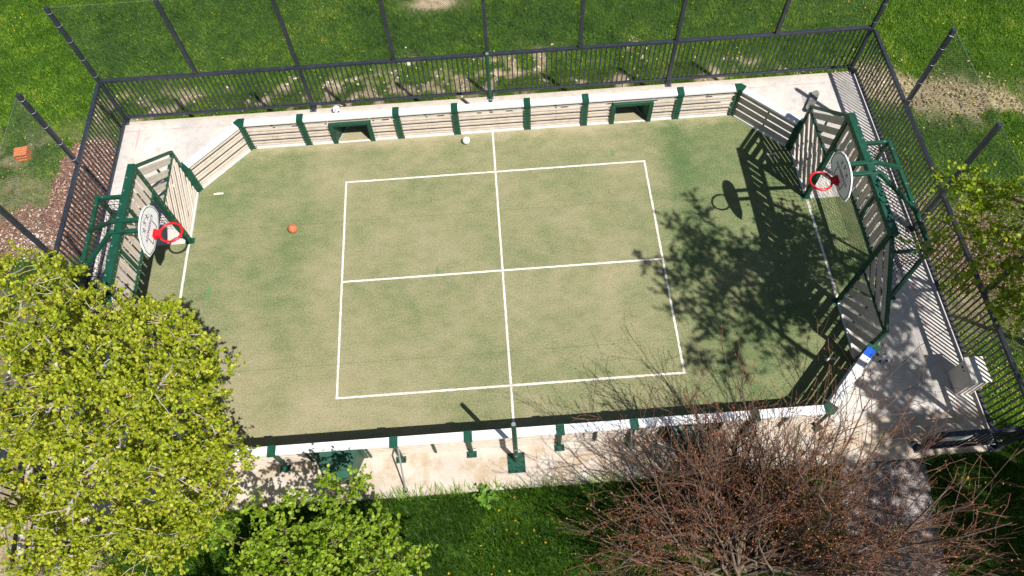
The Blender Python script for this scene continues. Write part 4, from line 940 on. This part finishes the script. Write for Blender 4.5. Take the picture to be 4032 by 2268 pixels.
def meadow_flowers():
    r = np.random.default_rng(31); n = 2600; x, y = scatter(n, -21.5, 21.5, 9.2, 17.6, r); k = (vnoise(x, y, .8, 71, 3) > .69) & (vnoise(x, y, 3.5, 73, 2) > .5); x, y = x[k], y[k]
    x2, y2 = scatter(110, -20, 20, 7.5, 16, r); x3, y3 = scatter(70, -18, -12, 4.5, 8.5, r); x4, y4 = scatter(40, 12, 18, 4.5, 8, r); x = np.concatenate([x,x2,x3,x4]); y = np.concatenate([y,y2,y3,y4]); n = len(x); b = MB(); V, F, T = [], [], []
    for i in range(n):
        k = len(V); z = GH(x[i], y[i]) + r.uniform(.09,.14); s = r.uniform(.011,.022); c = np.array([x[i], y[i], z]); V += [c+np.array([math.cos(q)*s, math.sin(q)*s, 0]) for q in np.arange(6)*math.pi/3]; F += [(k,k+1,k+2,k+3), (k,k+3,k+4,k+5)]; T += [r.random()]*6
    o = np_mesh('meadow_flowers', np.array(V), np.array(F).ravel(), 4, M['flowers'], None, np.array(T)); tag(o, 'tiny yellow flowers sprinkled through the far meadow', 'flowers', None, 'stuff')
meadow_flowers()
# dandelions near the bottom edge, one object each
def make_dandelion(x, y):
    d = thing('dandelion', 'yellow dandelion flower in the grass along the bottom', 'dandelion', (x, y, GZ), 'dandelions in the lower grass', local=True)
    b = MB(); b.tube([(0,0,0), (.004,.002,.09), (.0,.0,.165)], .0035, 5); b.build('stem', M['stem'], d)
    b = MB(); n = 18
    for ring, (rr, z, c) in enumerate(((.034,.166,0), (.025,.174,.17), (.014,.180,.3))):
        for k in range(n):
            a = 2*math.pi*k/n + c; t_ = Vector((math.cos(a), math.sin(a), 0)); s = Vector((-t_.y, t_.x, 0))
            b.add([Vector((0,0,z-.006)), t_*rr*.7 - s*.006 + Vector((0,0,z)), t_*rr + Vector((0,0,z+.002)), t_*rr*.7 + s*.006 + Vector((0,0,z))], [(0,1,2,3)])
    b.build('flower_head', M['yellow'], d); return d
DAN = [(-.45,-5.85), (-.13,-6.08), (-.33,-6.25), (-.1,-6.36), (.27,-6.31), (-.02,-6.53), (.49,-6.56), (-.86,-6.53), (-.52,-6.67), (-.89,-6.7), (-1.63,-6.66), (-.61,-6.95), (-.66,-7.1), (-.31,-7.07), (-1.57,-7.02), (1.38,-5.58), (1.66,-5.69), (1.13,-5.8), (1.22,-5.72), (2.11,-5.79), (1.41,-5.95), (1.74,-6.05), (1.26,-6.24), (1.4,-6.25), (1.44,-6.56), (1.03,-6.84), (1.31,-7.06), (1.4,-7.08), (2.07,-6.21), (2.23,-6.21), (2.54,-5.89), (3.29,-5.83), (-.09,-5.59), (2.2,-6.98), (6.6,-5.76), (6.37,-6.0), (4.37,-6.01), (4.73,-6.56), (5.36,-7.17), (9.25,-5.68), (9.37,-5.74), (9.47,-5.87), (9.56,-5.94), (9.62,-5.9), (9.93,-6.03), (10.31,-6.3), (9.21,-6.64), (9.59,-6.71), (9.31,-6.84), (9.73,-7.65), (9.28,-7.56)]
d0 = make_dandelion(*DAN[0]); d0.scale = (.6,.6,.6)
for x, y in DAN[1:]:
    c = copy_tree(d0); c.location = (x, y, GZ); c.rotation_euler = (random.uniform(-.2,.2), random.uniform(-.2,.2), random.uniform(0,6)); k = random.uniform(.45,.72); c.scale = (k, k, k)
# broad-leaved weed on the slab edge
wd = thing('broadleaf_weed', 'light green broad leaved weed at the near concrete edge', 'weed', (-.72,-5.56,GZ))
r = np.random.default_rng(3); n = 46; a = r.uniform(0, 2*np.pi, n); rad = np.abs(r.normal(0,.10,n)); P_ = np.stack([-.72+np.cos(a)*rad*1.3, -5.58+np.sin(a)*rad, GZ+.10+r.uniform(0,.16,n)],1); A_ = np.stack([np.cos(a), np.sin(a), r.uniform(-.1,.3,n)],1)
leaves('foliage', P_, A_, M['broad'], (.07,.13), .45, wd, seed=8, up=1.6)
b = MB()
for q in P_[::3]: b.tube([(-.72,-5.58,GZ), tuple((q+np.array([-.72,-5.58,GZ]))/2+np.array([0,0,.03])), tuple(q)], .004, 4)
b.build('stems', M['stem'], wd)
# two pale rocks behind the back fence
def rock(c, s, label, seed):
    bm = bmesh.new(); bmesh.ops.create_icosphere(bm, subdivisions=2, radius=1); rr = random.Random(seed)
    for v in bm.verts: v.co *= rr.uniform(.82,1.12)
    me = bpy.data.meshes.new('rock'); bm.to_mesh(me); bm.free(); me.materials.append(M['rock']); o = bpy.data.objects.new('rock', me); COL.objects.link(o); o.location = c; o.scale = s; tag(o, label, 'rock')
M['rock'] = worn('pale_rock', (.55,.52,.47), .2, 9, .9)
rock((-2.84,10.53,GH(-2.84,10.53)+.05), (.11,.09,.07), 'white rock at the meadow edge behind the back fence', 1)

# ------------------------------------------------------------------ light, sky, camera
w = bpy.data.worlds.new('World'); sc.world = w; w.use_nodes = True
nt = w.node_tree; sky = nt.nodes.new('ShaderNodeTexSky'); sky.sky_type = 'NISHITA'; sky.sun_disc = False
el = math.asin(SUNV.z); sky.sun_elevation = el; sky.sun_rotation = math.atan2(SUNV.x, SUNV.y)
bg = nt.nodes['Background']; bg.inputs['Strength'].default_value = .05; nt.links.new(sky.outputs[0], bg.inputs['Color'])
sl = bpy.data.lights.new('sun', 'SUN'); sl.energy = 4.6; sl.angle = R(.53); sl.color = (1, .955, .89)
so = bpy.data.objects.new('sun', sl); COL.objects.link(so); so.rotation_euler = SUNV.to_track_quat('Z', 'Y').to_euler(); so.location = SUNV*40
cam = bpy.data.cameras.new('camera'); co = bpy.data.objects.new('camera', cam); COL.objects.link(co)
cam.sensor_width = 36; cam.lens = 36*2935.18/4032; cam.clip_start = .1; cam.clip_end = 600
co.location = (.0308, -9.1234, 16.2326); co.rotation_euler = (.487058, .026059, -.068659); sc.camera = co
vs_ = sc.view_settings; vs_.view_transform = 'Standard'; vs_.look = 'None'; vs_.exposure = .6; vs_.gamma = 1; vs_.use_curve_mapping = False
sc.cycles.max_bounces = 6; sc.cycles.transparent_max_bounces = 4
